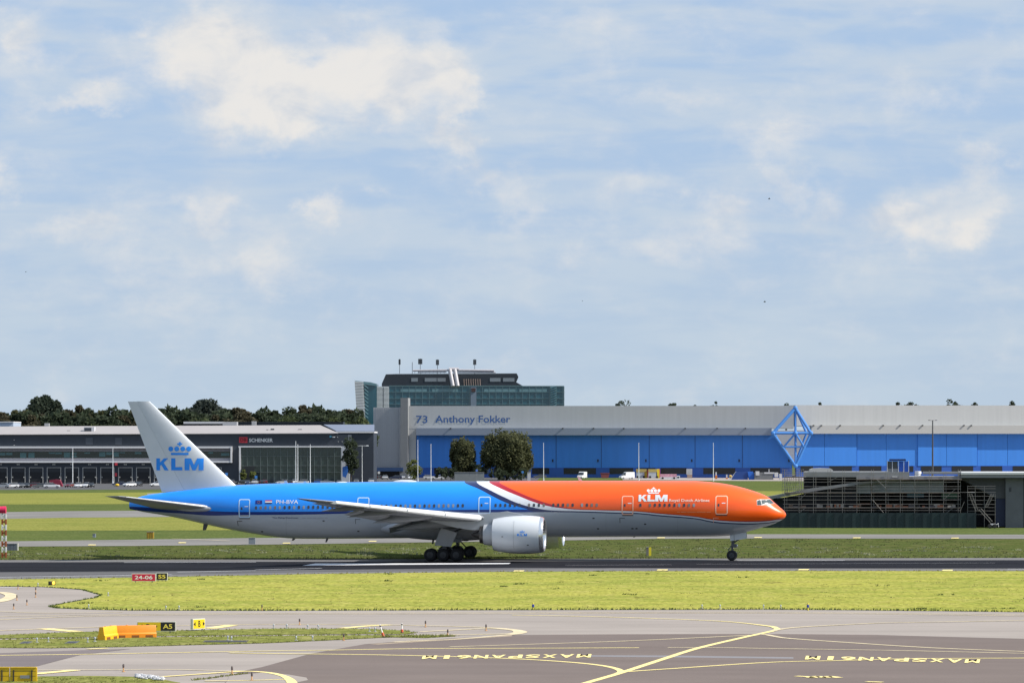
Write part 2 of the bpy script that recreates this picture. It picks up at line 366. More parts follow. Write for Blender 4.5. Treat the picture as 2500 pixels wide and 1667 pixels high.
taxi = sheet('taxiway', [(-900, 1433), (0, 1432), (106, 1433.5), (199, 1440), (247, 1453), (234, 1460), (160, 1473), (122, 1481), (138, 1485), (213, 1488), (319, 1490.5), (625, 1491), (1250, 1489.5), (1875, 1488), (2120, 1490), (2500, 1494.5), (3300, 1500), (3300, 2600), (-900, 2600)], 0.035, p_light)
front_grass_px = [(-900, 1425), (0, 1415), (400, 1409), (800, 1401), (1250, 1396), (1875, 1394), (2500, 1394.5), (3300, 1391), (3300, 1500.5), (2500, 1494.7), (2120, 1490.3), (1875, 1488.2), (1250, 1489.7), (625, 1491.2), (319, 1490.7), (213, 1488.2), (138, 1485.2), (122, 1481), (160, 1472.8), (234, 1459.6), (247, 1453), (199, 1439.6), (106, 1433), (0, 1431.6), (-900, 1432.6)]
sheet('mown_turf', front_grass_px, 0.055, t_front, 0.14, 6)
# darker asphalt areas of the apron
apron = sheet('apron', [(891, 1573), (997, 1564.5), (1250, 1550.7), (1500, 1549), (1862, 1547.8), (2141, 1550.5), (2500, 1560), (3300, 1580), (3300, 2600), (300, 2600), (520, 1690), (582, 1641), (640, 1629), (760, 1596)], 0.047, p_dark)
sheet('apron_patch', [(-900, 1640), (0, 1595), (200, 1588), (320, 1584.5), (197, 1599), (90, 1627), (0, 1632), (-900, 1690)], 0.047, paving('old_asphalt', (0.175, 0.15, 0.15), 0.1, 0.04, 17))
sheet('apron_patch', [(560, 1651), (640, 1643), (700, 1647), (748, 1655), (752, 1661), (700, 1672), (660, 1690), (540, 1690)], 0.051, p_light)
sheet('worn_strip', [(1440, 1600.3), (1640, 1601), (1937, 1605), (1937, 1609), (1640, 1605.5), (1440, 1604)], 0.051, paving('worn_asphalt', (0.235, 0.225, 0.235), 0.08, 0.05, 19))
sheet('worn_strip', [(925, 1574), (1060, 1565.5), (1250, 1553.5), (1250, 1551), (1050, 1564), (900, 1573)], 0.051, paving('sandy_edge', (0.36, 0.29, 0.22), 0.2, 0.1, 22))
# grass islands
isl1 = [(-900, 1562), (0, 1551), (120, 1546.5), (250, 1542), (420, 1540), (560, 1537.5), (700, 1535), (900, 1536), (985, 1540), (1015, 1545.5), (990, 1549), (900, 1548.5), (620, 1551), (380, 1553.5), (0, 1559.5), (-900, 1575)]
isl2 = [(-900, 1577), (0, 1562.5), (250, 1558), (500, 1555), (800, 1552), (960, 1551.5), (1065, 1552), (1112, 1554), (1040, 1558), (945, 1556.5), (800, 1564), (640, 1571), (480, 1575), (300, 1580), (120, 1583), (0, 1582), (-900, 1600)]
isl3 = [(-900, 1690), (-60, 1655), (60, 1652.5), (200, 1651), (320, 1653), (400, 1660), (440, 1668), (480, 1700), (300, 2200), (-900, 2200)]
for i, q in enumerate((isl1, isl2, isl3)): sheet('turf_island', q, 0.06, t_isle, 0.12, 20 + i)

# ------------------------------------------------------------------ painted markings
y_paint = M('worn_yellow_paint', (0.80, 0.66, 0.27), 0.8, var=0.16, vscale=1.5)
y_pale = M('faded_yellow_paint', (0.60, 0.50, 0.32), 0.85, var=0.25, vscale=0.9)
w_paint = M('worn_white_paint', (0.62, 0.62, 0.64), 0.8, var=0.15, vscale=0.6)
def smooth_px(pts, n=6):
    out = []
    for i in range(len(pts) - 1):
        p0 = pts[max(i - 1, 0)]; p1 = pts[i]; p2 = pts[i + 1]; p3 = pts[min(i + 2, len(pts) - 1)]
        for k in range(n):
            t = k / n
            out.append(tuple(0.5 * (2 * p1[a] + (p2[a] - p0[a]) * t + (2 * p0[a] - 5 * p1[a] + 4 * p2[a] - p3[a]) * t * t + (3 * p1[a] - p0[a] - 3 * p2[a] + p3[a]) * t ** 3) for a in (0, 1)))
    out.append(pts[-1]); return out
ZL = [0.056]
def line(parent, pts, w, mat=y_pale, name='painted_line', sm=True):
    ZL[0] += 0.0006; w = w * 1.7 + .14 if parent is taxi else w
    g = [G(*p) for p in (smooth_px(pts) if sm and len(pts) > 2 else pts)]
    mb = MB(); mb.strip(g, w, ZL[0]); return build(mb, name, mat, parent)
LN = [([(-40, 1515), (0, 1513.3), (160, 1506.6), (319, 1503), (625, 1499.8), (891, 1499.5), (1250, 1498.5), (1600, 1497.3), (1875, 1497.5), (2200, 1500), (2540, 1505)], .16, y_pale),
      ([(-40, 1507), (0, 1505.5), (300, 1500.5), (625, 1497.5), (1250, 1496), (1875, 1495), (2540, 1501.5)], .13, y_pale),
      ([(-40, 1492.5), (0, 1493.5), (106, 1497), (210, 1496.5), (300, 1495)], .13, y_pale),
      ([(-40, 1541.5), (0, 1540), (106, 1536), (266, 1531), (425, 1528), (625, 1525), (838, 1525), (951, 1526.2), (1039, 1528), (1123, 1530.2), (1198, 1533), (1245, 1536.5), (1273, 1541), (1278, 1544.2), (1268, 1547.2), (1245, 1550), (1179, 1556), (1104, 1561.7), (1048, 1563.6), (960, 1568)], .22, y_pale),
      ([(1026, 1543), (1104, 1539), (1179, 1535.3), (1215, 1535.6), (1250, 1538.5), (1262, 1541), (1262, 1545), (1240, 1548), (1160, 1549.6), (1065, 1551)], .28, y_pale),
      ([(105, 1535.3), (190, 1542.8)], .55, y_paint), ([(510.6, 1535), (566, 1526.8)], .55, y_paint), ([(835, 1534.6), (895, 1529), (952, 1526)], .40, y_paint),
      ([(-40, 1602), (0, 1601), (197, 1598.4), (346, 1595.7), (625, 1590.5), (811, 1588), (1024, 1584.3), (1250, 1583.6), (1560, 1582.2)], .15, y_paint),
      ([(1630, 1581.7), (1763, 1581.9), (1875, 1584), (2194, 1589), (2540, 1597)], .14, y_pale),
      ([(560, 1594.5), (625, 1596), (891, 1599.2), (1077, 1603.2), (1250, 1609), (1383, 1617), (1463, 1625), (1503, 1633), (1516, 1640.5), (1508, 1646)], .17, y_paint),
      ([(1400, 1679), (1436, 1667), (1516, 1643.6), (1622, 1609), (1702, 1583.8), (1808, 1558.5), (1872, 1544.5), (1897, 1537.5), (1893, 1533.5), (1872, 1528.5), (1755, 1517), (1516, 1508), (1356, 1504), (1250, 1502.5)], [.46] * 56 + [.36] * 30, y_paint),
      ([(1885, 1541), (1920, 1534.8), (1981, 1530), (2141, 1522), (2274, 1519.3), (2540, 1514.8)], .18, y_pale),
      ([(1850, 1548.5), (1872, 1550.5), (1890, 1554), (1928, 1559.5), (2061, 1569), (2274, 1582.4), (2540, 1593)], .18, y_pale),
      ([(1098, 1580), (1250, 1575.3), (1542, 1565.3), (1835, 1551.5)], .14, y_pale),
      ([(1530, 1641), (1580, 1637.5), (1649, 1633), (1875, 1618.3), (2048, 1613.8), (2221, 1609.3), (2540, 1607.5)], .15, y_paint),
      ([(40, 1637.8), (185, 1636.5), (400, 1635.7), (480, 1637), (572, 1639.8)], .10, y_pale), ([(85, 1646.5), (183, 1637.2)], .42, y_paint),
      ([(380, 1654.5), (480, 1647.5), (585, 1640.6), (640, 1642), (678, 1647.5), (704, 1657), (716, 1668), (722, 1690)], .17, y_paint),
      ([(570, 1639.5), (625, 1640.6), (668, 1645), (695, 1654), (708, 1668), (712, 1690)], .13, y_paint),
      ([(500, 1664), (625, 1662), (702, 1659.6)], .12, y_paint),
      ([(-30, 1446.6), (0, 1447), (16, 1449), (28, 1455.5), (16, 1463.5), (0, 1468.4), (-30, 1473)], .55, y_pale), ([(-30, 1434.9), (0, 1435.2), (55, 1435.3)], .2, w_paint),
      ([(1943, 1652), (1972, 1653.5), (1984, 1655.8), (1994, 1652.5), (2016, 1655.5), (2024, 1652.5), (2049, 1656)], .22, y_paint), ([(2115, 1665.5), (2155, 1667)], .2, y_paint), ([(215, 1586), (262, 1583.6)], .25, y_paint)]
for pts, w, m_ in LN:
    if isinstance(w, list):
        sp_ = smooth_px(pts); w = (w + [w[-1]] * 99)[:len(sp_)]; ZL[0] += .0006
        mb = MB(); mb.strip([G(*p) for p in sp_], w, ZL[0]); build(mb, 'painted_line', m_, taxi)
    else: line(taxi, pts, w, m_)
# apron lettering, read from the far side
def ground_text(body, pa, pb, depth_px, parent):
    n = len(body)
    for i, ch in enumerate(body):
        # the text starts at the right-hand end; its feet point to the far side
        k0, k1 = 1 - (i + .92) / n, 1 - (i + .08) / n
        if ch == '1': k0, k1 = k0 + .025, k1 - .025
        P0 = [pa[j] + (pb[j] - pa[j]) * k0 for j in (0, 1)]; P1 = [pa[j] + (pb[j] - pa[j]) * k1 for j in (0, 1)]
        a = Vector(G(*P0)[:2]); b = Vector(G(*P1)[:2]); c = Vector(G(P0[0] + 3.5, P0[1] - depth_px)[:2]) - a
        p, f = text2d(ch, 0, 1, 0, 1, 0.03); mb = MB(); ZL[0] += 0.0003
        mb.add([(*(a + (b - a) * (1 - x) + c * (1 - y)), ZL[0]) for x, y in p], f); build(mb, 'painted_letter', y_paint, parent)
ground_text('MAXSPAN61M', (1026, 1610.5), (1445, 1606.5), 8.5, apron)
ground_text('MAXSPAN61M', (1961, 1611.5), (2394, 1620.5), 9, apron)
# runway paint
def block(parent, pix, mat, name='painted_bar'):
    ZL[0] += 0.0004; mb = MB(); mb.add([G(*p)[:2] + (ZL[0],) for p in pix], [tuple(range(len(pix)))]); o = build(mb, name, mat, parent)
    return o
block(runway, [(738, 1381.5), (1242, 1377.6), (1247, 1375.2), (770, 1376.6)], w_paint)
for a, b, w in (((303, 1374.2), (625, 1373), .5), ((1800, 1369.3), (2062, 1368.9), .55), ((625, 1391.8), (785, 1388.2), .45), ((433, 1397.6), (625, 1393.8), .45), ((1380, 1381), (1640, 1379.5), .15), ((1700, 1378), (2430, 1375.3), .12), ((2460, 1390.3), (2700, 1391), .4), ((-30, 1410.5), (420, 1404), .5)):
    line(runway, [a, b], w, w_paint)
for x, y in ((1267, 1394.8), (1617, 1392.4), (1962, 1391.7), (2313, 1393.3)):
    block(runway, [(x - 14, y + 1.3), (x + 12, y + 1.3), (x + 14, y - 1.4), (x - 11, y - 1.4)], y_paint)
for x, y in ((225, 1331), (445, 1325.5), (700, 1326.5), (910, 1322), (1135, 1318), (1370, 1316), (1614, 1313.5), (1851, 1312.8), (2092, 1313.6), (2332, 1314.2)):
    block(taxi_b, [(x - 11, y + .9), (x + 8, y + .9), (x + 10, y - .9), (x - 8, y - .9)], y_paint)
line(taxi_b, [(420, 1315.8), (470, 1317.5), (560, 1321)], .5, y_pale)
# ------------------------------------------------------------------ trees
def leaf_crown(seed, rx, ry, rz, zc, clumps, per, size, shape='round', droop=0.0):
    r = np.random.RandomState(seed); V_, F_ = [], []
    for _ in range(clumps):
        while True:
            c = r.uniform(-1, 1, 3)
            if np.dot(c, c) < 1: break
        if shape == 'cone': c[:2] *= (1 - c[2]) * .5 + .18
        if shape == 'dome': c[2] = abs(c[2]) * 1.0 - .25
        c = c * np.array([rx, ry, rz]) * .88; cr = r.uniform(.13, .40) * (rx + rz) / 2
        d = r.normal(size=(per, 3)); d /= np.linalg.norm(d, axis=1)[:, None]; d *= (r.uniform(.35, 1, per) ** .5)[:, None]
        pos = c + d * cr * np.array([1, 1, .8]); pos[:, 2] += zc - droop * r.uniform(0, 1, per)
        a = r.normal(size=(per, 3)); a /= np.linalg.norm(a, axis=1)[:, None]; b = np.cross(a, r.normal(size=(per, 3))); b /= np.linalg.norm(b, axis=1)[:, None]
        s = r.uniform(.55, 1.25, per)[:, None] * size
        q = np.stack([pos - a * s, pos - b * s * .6, pos + a * s, pos + b * s * .6], 1).reshape(-1, 3)
        k = len(V_) * 0 + sum(len(x) for x in V_); V_.append(q); F_.append(np.arange(per * 4).reshape(-1, 4) + k)
    return np.concatenate(V_), np.concatenate(F_)
def leaf_mat(name, col, var=.22):
    m = bpy.data.materials.new(name); m.use_nodes = True; t = m.node_tree; p = t.nodes['Principled BSDF']; p.inputs['Roughness'].default_value = .75; p.inputs['Specular IOR Level'].default_value = .2
    g = t.nodes.new('ShaderNodeNewGeometry'); mr = t.nodes.new('ShaderNodeMapRange'); mr.inputs[3].default_value = 1 - var; mr.inputs[4].default_value = 1 + var; t.links.new(g.outputs['Random Per Island'], mr.inputs[0])
    h = t.nodes.new('ShaderNodeHueSaturation'); h.inputs['Color'].default_value = (*col, 1); t.links.new(mr.outputs[0], h.inputs['Value']); t.links.new(h.outputs[0], p.inputs['Base Color'])
    tl_ = t.nodes.new('ShaderNodeBsdfTranslucent'); t.links.new(h.outputs[0], tl_.inputs[0]); ms_ = t.nodes.new('ShaderNodeMixShader'); ms_.inputs[0].default_value = .42; t.links.new(p.outputs[0], ms_.inputs[1]); t.links.new(tl_.outputs[0], ms_.inputs[2]); t.links.new(ms_.outputs[0], t.nodes['Material Output'].inputs[0]); MATS[name] = m; return m
lf_dark = leaf_mat('leaves_dark', (.055, .072, .042)); lf_mid = leaf_mat('leaves_green', (.075, .095, .042)); lf_olive = leaf_mat('leaves_olive', (.095, .098, .046)); lf_brown = leaf_mat('leaves_brownish', (.088, .080, .048)); lf_pale = leaf_mat('leaves_pale', (.15, .17, .055))
bark = M('bark', (.055, .045, .036), .9, var=.2, vscale=3)
def make_tree(name, seed, h, rx, rz, mat, clumps=34, per=110, size=.42, shape='round', zc=None, droop=0.0, loc=(0, 0, 0), label=None, group=None, cat='tree', ry=None):
    t = empty(name, loc); zc = zc or h - rz; r = random.Random(seed)
    mb = MB(); tr = max(.10, h * .016); mb.tube((0, 0, 0), (.1, 0, zc - rz * .35), tr, tr * .75, 9); mb.tube((.1, 0, zc - rz * .35), (0, .1, zc + rz * .5), tr * .75, tr * .2, 8)
    for k in range(9):
        a = r.uniform(0, 6.28); z0 = zc - rz * r.uniform(.0, .7); mb.tube((.05, 0, z0), (rx * .7 * math.cos(a), rx * .7 * math.sin(a), z0 + rz * r.uniform(.25, .7)), tr * .35, tr * .08, 6)
    build(mb, 'trunk', bark, t, local=True)
    v, f = leaf_crown(seed, rx, ry or rx, rz, zc, clumps, per, size, shape, droop); me = bpy.data.meshes.new('crown'); me.from_pydata(v.tolist(), [], f.tolist()); me.materials.append(mat); link(bpy.data.objects.new('crown', me), t)
    if label: tag(t, label, cat, group)
    return t
def scale_tree(t, sx, sz): t.scale = (sx, sx, sz)
TREE_SRC = []
for i, (mt, sd) in enumerate(((lf_dark, 1), (lf_mid, 2), (lf_olive, 3), (lf_brown, 4), (lf_dark, 5))):
    TREE_SRC.append((sd, mt))
GB = 'tree belt behind the warehouse'
LB = 'one of the tightly packed dark green trees in the belt behind the warehouse roof'
# outline of the belt: (pixel x, top y)
tops = pchip_belt = [(-30, 1010), (8, 1008), (30, 1006), (55, 1000), (75, 1001), (150, 1000), (165, 1006), (185, 994), (205, 996), (232, 1001), (262, 1003), (290, 998), (318, 1000), (392, 995), (408, 999), (430, 1003), (470, 1004), (520, 1001), (545, 997), (575, 999), (598, 1003), (628, 1003), (655, 1000), (690, 1001), (720, 997), (742, 993), (765, 994), (790, 998), (812, 1002), (838, 1004), (862, 1005), (880, 1003)]
rt = random.Random(11); src = {}
def belt_tree(px, ytop, d, k, rx, label, group, name='belt_tree', rz=None):
    X, Y, Z = W(px, ytop, d); rz = rz or Z * .36
    if k not in src:
        src[k] = make_tree(name, 40 + k, Z, rx, rz, TREE_SRC[k][1], 60, 130, .85, loc=(X, Y, 0), label=label, group=group); src[k]['h0'] = Z; return src[k]
    o = dup(src[k], (X, Y, 0), rt.uniform(0, 6.28)); s = Z / src[k]['h0']; o.scale = (s * rt.uniform(.9, 1.15),) * 2 + (s,); tag(o, label, 'tree', group); o.name = name; return o
for i, (px, y) in enumerate(tops):
    belt_tree(px + rt.uniform(-4, 4), y - 5, 1346 + rt.uniform(-12, 12), rt.choice([0, 0, 1, 2, 3, 4]), 6.5, LB, GB)
for i in range(40):      # second, lower row closes the belt
    belt_tree(i * 22.5 - 10 + rt.uniform(-6, 6), 1006 + rt.uniform(-4, 7), 1322 + rt.uniform(-6, 6), rt.choice([0, 1, 3, 4]), 6.5, LB, GB)
X, Y, Z = W(113, 966, 1352); make_tree('tall_tree', 61, Z, 8.2, 9.5, leaf_mat('leaves_poplar', (.052, .068, .046)), 90, 150, .75, loc=(X, Y, 0), label='tallest rounded dark tree at the left rising above the tree belt', cat='tree')
X, Y, Z = W(500, 970, 1352); make_tree('domed_tree', 62, Z, 10.5, 8.5, leaf_mat('leaves_bluish', (.046, .058, .048)), 90, 150, .75, 'dome', loc=(X, Y, 0), zc=Z - 8.0, label='wide dome-shaped dark tree above the belt just right of the tail fin', cat='tree')
for px, y, w, lab in ((1484, 989.5, 3.0, 'low leafy treetop left of the spreading one above the hangar roof'), (1523, 977, 5.5, 'spreading treetop poking highest above the hangar roof middle'), (1643, 981, 2.0, 'boxy dark treetop above the hangar roof, second from the lattice frame side'), (1695, 983, 1.2, 'thin dark treetop spike above the hangar roof'), (1746, 981.5, 2.2, 'small round treetop above the hangar roof nearest the lattice frame'),
                      (1919, 984.5, 1.6, 'tiny treetop just left of the blue lattice frame top'), (2003, 982, 1.3, 'single tiny treetop just right of the blue lattice frame top'), (2192, 982, 1.0, 'leftmost small treetop of the cluster above the right hangar wing'), (2208, 980, 1.9, 'second dark treetop of the cluster above the right hangar wing'), (2222, 979, 1.9, 'pointed dark treetop in the middle of the cluster above the right hangar wing'), (2236, 981.5, 1.3, 'fourth small treetop of the cluster above the right hangar wing'),
                      (2245, 982, 1.0, 'last and palest treetop of the left cluster above the right hangar wing'), (2318, 978.5, 2.6, 'broad pointed treetop starting the right cluster above the right hangar wing'), (2340, 978, 3.0, 'tallest pointed treetop of the right cluster above the right hangar wing'), (2362, 980.5, 1.5, 'third treetop of the right cluster above the right hangar wing'), (2379, 980, 2.2, 'last rounded treetop of the right cluster above the right hangar wing'), (2472, 979.5, 1.9, 'lone dark treetop near the right end of the hangar roof')):
    X, Y, Z = W(px, y - 4.5, 1520); make_tree('far_tree', int(px), Z, w, 5.0, lf_dark, 16, 60, .42, 'cone' if w < 3 and px > 2100 else 'round', loc=(X, Y, 0), label=lab, group='treetops above the hangar roof')

# ------------------------------------------------------------------ the big hangar
c_fas_l = M('cladding_grey', (.46, .465, .465), .55, var=.05, vscale=.15, stretch=(6, 6, .2)); c_band = M('canopy_shaded', (.235, .27, .335), .5, var=.04, vscale=.2)  # c_band: shading on the left canopy put into a darker blue-grey
c_door = M('hangar_door_blue', (.036, .205, .64), .5, var=.07, vscale=.12, stretch=(5, 5, .3)); c_base = M('hangar_base_blue', (.016, .085, .36), .5, var=.08, vscale=.3); c_win = M('hangar_window_dark', (.012, .014, .018), .25)
c_steel = M('truss_blue', (.06, .23, .60), .45); c_conc = M('pillar_concrete', (.21, .215, .22), .8, var=.08, vscale=.4); c_roof = M('hangar_roof', (.45, .45, .45), .7)
HD = 1390.0; hl = Fac(1940, HD, -4); hr = Fac(1940, HD, 9)
X, Y, _ = W(1940, 0, HD); hang = empty('hangar', (X, Y, 0)); tag(hang, 'huge grey hangar with tall blue sliding doors and a blue diamond lattice frame', 'hangar')
hl.part('upper_wall', c_fas_l, hang, 996, 990.5, 1938, 1046, -40, 0)
hl.part('canopy', c_band, hang, 1016, 1044.5, 1884, 1062, -.5, 3.2)
hl.part('side_wall', c_fas_l, hang, 996, 1045.5, 1016, None, -30, -.05)
seams = [1017, 1131, 1244, 1357.7, 1468, 1585, 1697, 1812.5, 1934]
for a, b in zip(seams[:-1], seams[1:]):
    i = seams.index(a); d = hl.part('sliding_door', c_door, hang, a + .1, 1060, b - .1, 1141.5, -2, .15); hl.part('door_seam', M('seam_navy', (.008, .03, .11), .6), d, b - .6, 1062, b + .5, 1141.5, .1, .22)
    u, z = hl.uz(b - 8, 1124); mb = MB(); mb.box(0, 1, 0, 1, 0, 1); q = hl.P(u, .6, 0); mb = MB(); mb.obox((q[0], q[1]), .5, .12, z - .5, z + .5, R(-4)); build(mb, 'door_lamp', c_win, d)
hl.part('lower_wall', c_base, hang, 1017, 1141.5, 1934, None, -2, .35)
for a, b in ((1060, 1112), (1140, 1190), (1205, 1240), (1299, 1341), (1376, 1455), (1488, 1546), (1556, 1600), (1613, 1676), (1717, 1795), (1832, 1905)):
    w_ = hl.part('strip_window', c_win, hang, a, 1141.8, b, 1157, .3, .42)
hl.part('end_block', M('end_block_metal', (.40, .405, .42), .45, metal=.15, var=.05, vscale=.1, stretch=(4, 4, .3)), hang, 911.5, 994.5, 979, None, -50, 1.5)
hl.part('corner_pillar', c_conc, hang, 978, 971, 996, None, -5, 3.5)
hl.part('pillar_edge', M('pillar_light', (.44, .43, .42), .7), hang, 975.5, 994, 978.3, 1160, 1, 3)
hl.part('low_block', M('low_block_grey', (.25, .25, .262), .7, var=.05, vscale=.2), hang, 866.7, 1062, 911.5, None, -30, 1.0)
hl.part('blue_stripe', M('stripe_blue', (.03, .07, .17), .5), hang, 898, 1141, 984, 1150, 3.4, 4.2)
hl.part('plinth', c_win, hang, 866, 1150, 978, None, .5, 2.2)
for k in range(14):
    px = 918 + k * 4.4; hl.part('cladding_rib', MATS['end_block_metal'], hang, px, 996, px + .7, 1140, 1.5, 1.62)
hl.text('lettering', M('sign_blue', (.045, .115, .30), .5), hang, '73', 1015.7, 1014.3, 1043.6, 1032.8, .12, .012)
hl.text('lettering', MATS['sign_blue'], hang, 'Anthony Fokker', 1062.6, 1014, 1246, 1036.8, .12, .012)
hr.part('upper_wall', c_fas_l, hang, 1942, 989.2, 2640, 1039.5, -40, 0)
hr.part('canopy', M('canopy_pale', (.42, .415, .40), .5), hang, 1981, 1038, 2640, 1058.5, -.5, 2.4)
sr = [1944, 2013, 2092, 2163.6, 2241, 2311, 2386, 2460, 2536, 2612]
for i, (a, b) in enumerate(zip(sr[:-1], sr[1:])):
    hr.part('sliding_door', c_door, hang, a + .4, 1057, b - .4, 1136.8, -2, .5 if i % 4 in (0, 1) else .1)
hr.part('lower_wall', c_base, hang, 1944, 1136.8, 2640, None, -2, .3)
for a, b in ((1955, 1985), (2025, 2080), (2098, 2152), (2221, 2230), (2249, 2299), (2324, 2376), (2395, 2447), (2473, 2530)): hr.part('strip_window', c_win, hang, a, 1137.2, b, 1151, .28, .4)
for px in (1904, 2004, 2050, 2155, 2196, 2251, 2352, 2370): hr.part('canopy_lamp', c_win, hang, max(px, 1985), 1037, max(px, 1985) + 3.5, 1039.5, 2.3, 2.9)
for px in (1098, 1372, 1447, 1521, 1671, 1749, 1818): hl.part('canopy_lamp', c_win, hang, px, 1044, px + 3.5, 1046.3, 3.2, 3.8)
mb = MB(); q = [hl.pt(912, 992, -1), hl.pt(1938, 992, -1), hr.pt(2640, 992, -1)]; zr = H + (1078 - 993) / F * HD
pl = [(q[0][0], q[0][1]), (q[1][0], q[1][1]), (q[2][0], q[2][1]), (q[2][0] - 20, q[2][1] + 90), (q[0][0] + 20, q[0][1] + 60)]; mb.prism([(x, y, zr - 1) for x, y in pl], (0, 0, .8)); build(mb, 'roof', c_roof, hang)
# grey wedge behind the lattice frame and the frame itself
mid = Fac(1940, HD - 2.2, 0)
mb = MB(); mb.prism([mid.pt(1886, 1050, 0), mid.pt(1982, 1050, 0), mid.pt(1963, 1090, 0), mid.pt(1944, 1128, 0), mid.pt(1938, 1128, 0), mid.pt(1912, 1090, 0)][::-1], (0, 2.0, 0)); build(mb, 'frame_backing', c_fas_l, hang)
tr = empty('x'); bpy.data.objects.remove(tr)
NB = {'t': mid.pt(1941.7, 996, 2.5), 'l': mid.pt(1887.4, 1057, 4.5), 'r': mid.pt(1979.8, 1057, 4.5), 'b': mid.pt(1942.4, 1137, 5.0), 'c': mid.pt(1942, 1057, 5.5), 'ml': mid.pt(1913.8, 1090.5, 4.8), 'mr': mid.pt(1963, 1090.5, 4.8), 'l2': mid.pt(1890.5, 1058, 2.0), 'r2': mid.pt(1969, 1057, 2.0), 'b2': mid.pt(1939.5, 1137, 2.4)}
mb = MB(); mb.tube(NB['t'], NB['b'], .42, n=8); frame = build(mb, 'lattice_frame', c_steel, hang)
for a, b, r_ in (('t', 'l', .62), ('t', 'r', .55), ('t', 'r2', .42), ('l', 'r', .5), ('l', 'b', .48), ('r', 'b', .48), ('l2', 'b2', .4), ('r2', 'b2', .4), ('ml', 'mr', .36), ('c', 'ml', .36), ('c', 'mr', .36)):
    mb = MB(); mb.tube(NB[a], NB[b], r_, n=8); build(mb, 'beam', c_steel, frame)
for k in 'tlrbc':
    mb = MB(); mb.ball(NB[k], .85, .85, .85, 10, 6); build(mb, 'node', c_steel, frame)

# ------------------------------------------------------------------ glass office block behind it
gl_t = M('teal_glass', (.018, .085, .115), .12, spec=.8, var=.12, vscale=.25, stretch=(1, 1, .25)); gl_l = M('pale_teal_glass', (.11, .21, .24), .15, spec=.8); dk = M('dark_cladding', (.022, .027, .036), .5, var=.1, vscale=.3); lou = M('louvre_white', (.66, .68, .69), .5); pipe_m = M('pipe_grey', (.42, .40, .42), .45)
GD = 1570.0; go = Fac(1120, GD, 0); X, Y, _ = W(1120, 0, GD); off = empty('office_tower', (X, Y, 0)); tag(off, 'teal glass office block with dark penthouse and pipes behind the hangar', 'building')
go.part('wall', gl_t, off, 950, 942.5, 1377, None, -40, 0)
for k in range(26):
    px = 966 + k * 16.3
    go.part('mullion', gl_l, off, px, 943, px + .9, 995, 0, .2)
for y in (941.2, 956, 972, 986): go.part('floor_band', gl_l if y > 942 else M('pale_edge', (.20, .34, .37), .3), off, 950, y, 1377.5, y + .9, 0, .3)
for a, b in ((978, 1042), (1055, 1118), (1182, 1260), (1268, 1335)): go.part('pale_band', gl_l, off, a, 949.5, b, 957, 0, .12)  # bands of the paler teal glass
go.part('lift_shaft', M('shaft_grey', (.16, .20, .26), .5), off, 1149, 945, 1163, 995, 0, .6)
go.part('shaft_top', M('shaft_brown', (.06, .03, .03), .6), off, 1151, 947, 1161, 956, .6, .9)
go.part('pale_bay', gl_l, off, 1343.6, 942.6, 1359, 995, 0, .4)
for k in range(9):
    y = 943 + k * 5.8; mb = MB(); mb.tube(go.pt(1344, y + 5.5, .6), go.pt(1358.6, y, .6), .18, n=5); build(mb, 'brace', gl_t, off)
for k in range(17):
    y = 944 + k * 2.9; go.part('fin', gl_l, off, 1377.2, y, 1378.6, y + .9, -8, .4)
go.part('louvre_wall', M('louvre_back', (.22, .25, .28), .6), off, 918, 943, 950, None, -38, .1)
for k in range(17):
    y = 944 + k * 3.0
    for a, b in ((919, 934.5), (936.5, 949.5)): go.part('louvre', lou, off, a, y, b, y + 1.8, .1, .7)
pen = [(932, 936.5), (942, 913.6), (966, 912.8), (1261.5, 911.3), (1265.5, 919.5), (1260, 932.6), (1276, 941.5), (1276, 943), (932, 943)]
mb = MB(); mb.prism([go.pt(a, b, -3) for a, b in pen][::-1], (0, 26, 0)); ph = build(mb, 'penthouse', dk, off)
for a, b in ((1004, 1020), (1037, 1066), (1068, 1088), (1196, 1222), (1228, 1256)): go.part('penthouse_window', M('blind_grey', (.20, .22, .24), .3), ph, a, 922.5, b, 931.5, -3, -2.85)
# left slanted wing
mb = MB(); mb.prism([go.pt(a, b, 2) for a, b in ((888, 934), (920, 938), (920, 1050), (893, 1050))][::-1], (0, 20, 0)); build(mb, 'glass_wing', gl_t, off)
mb = MB(); mb.prism([go.pt(a, b, 2.5) for a, b in ((865, 929), (905, 933), (920, 937), (920, 942), (888, 938))][::-1], (0, 20, 0)); build(mb, 'wing_roof', gl_l, off)
for k in range(28):
    y = 931 + k * 3.75; xa = 865 + (y - 929) * .076; xb = 887 + (y - 929) * .048; mb = MB(); mb.prism([go.pt(a, b, 4) for a, b in ((xa, y), (xb, y + .8), (xb, y + 3.0), (xa, y + 2.2))][::-1], (0, .5, 0)); build(mb, 'louvre', lou, off)
mb = MB(); mb.prism([go.pt(a, b, 3.4) for a, b in ((866, 930), (886, 935), (891, 1050), (873, 1050))][::-1], (0, 10, 0)); build(mb, 'wing_core', M('louvre_back', (.22, .25, .28), .6), off)
for k in range(12):
    y = 940 + k * 9; mb = MB(); mb.tube(go.pt(889, y, 2.4), go.pt(899, y + 8, 2.4), .2, n=5); build(mb, 'brace', gl_l, off)
for a, b in ((1094, 1106), (1106, 1117.5)):
    mb = MB(); mb.tube(go.pt(a + 4, 902, -1), go.pt(b, 943, 1.5), .85, n=12); build(mb, 'duct', pipe_m, ph, 40)
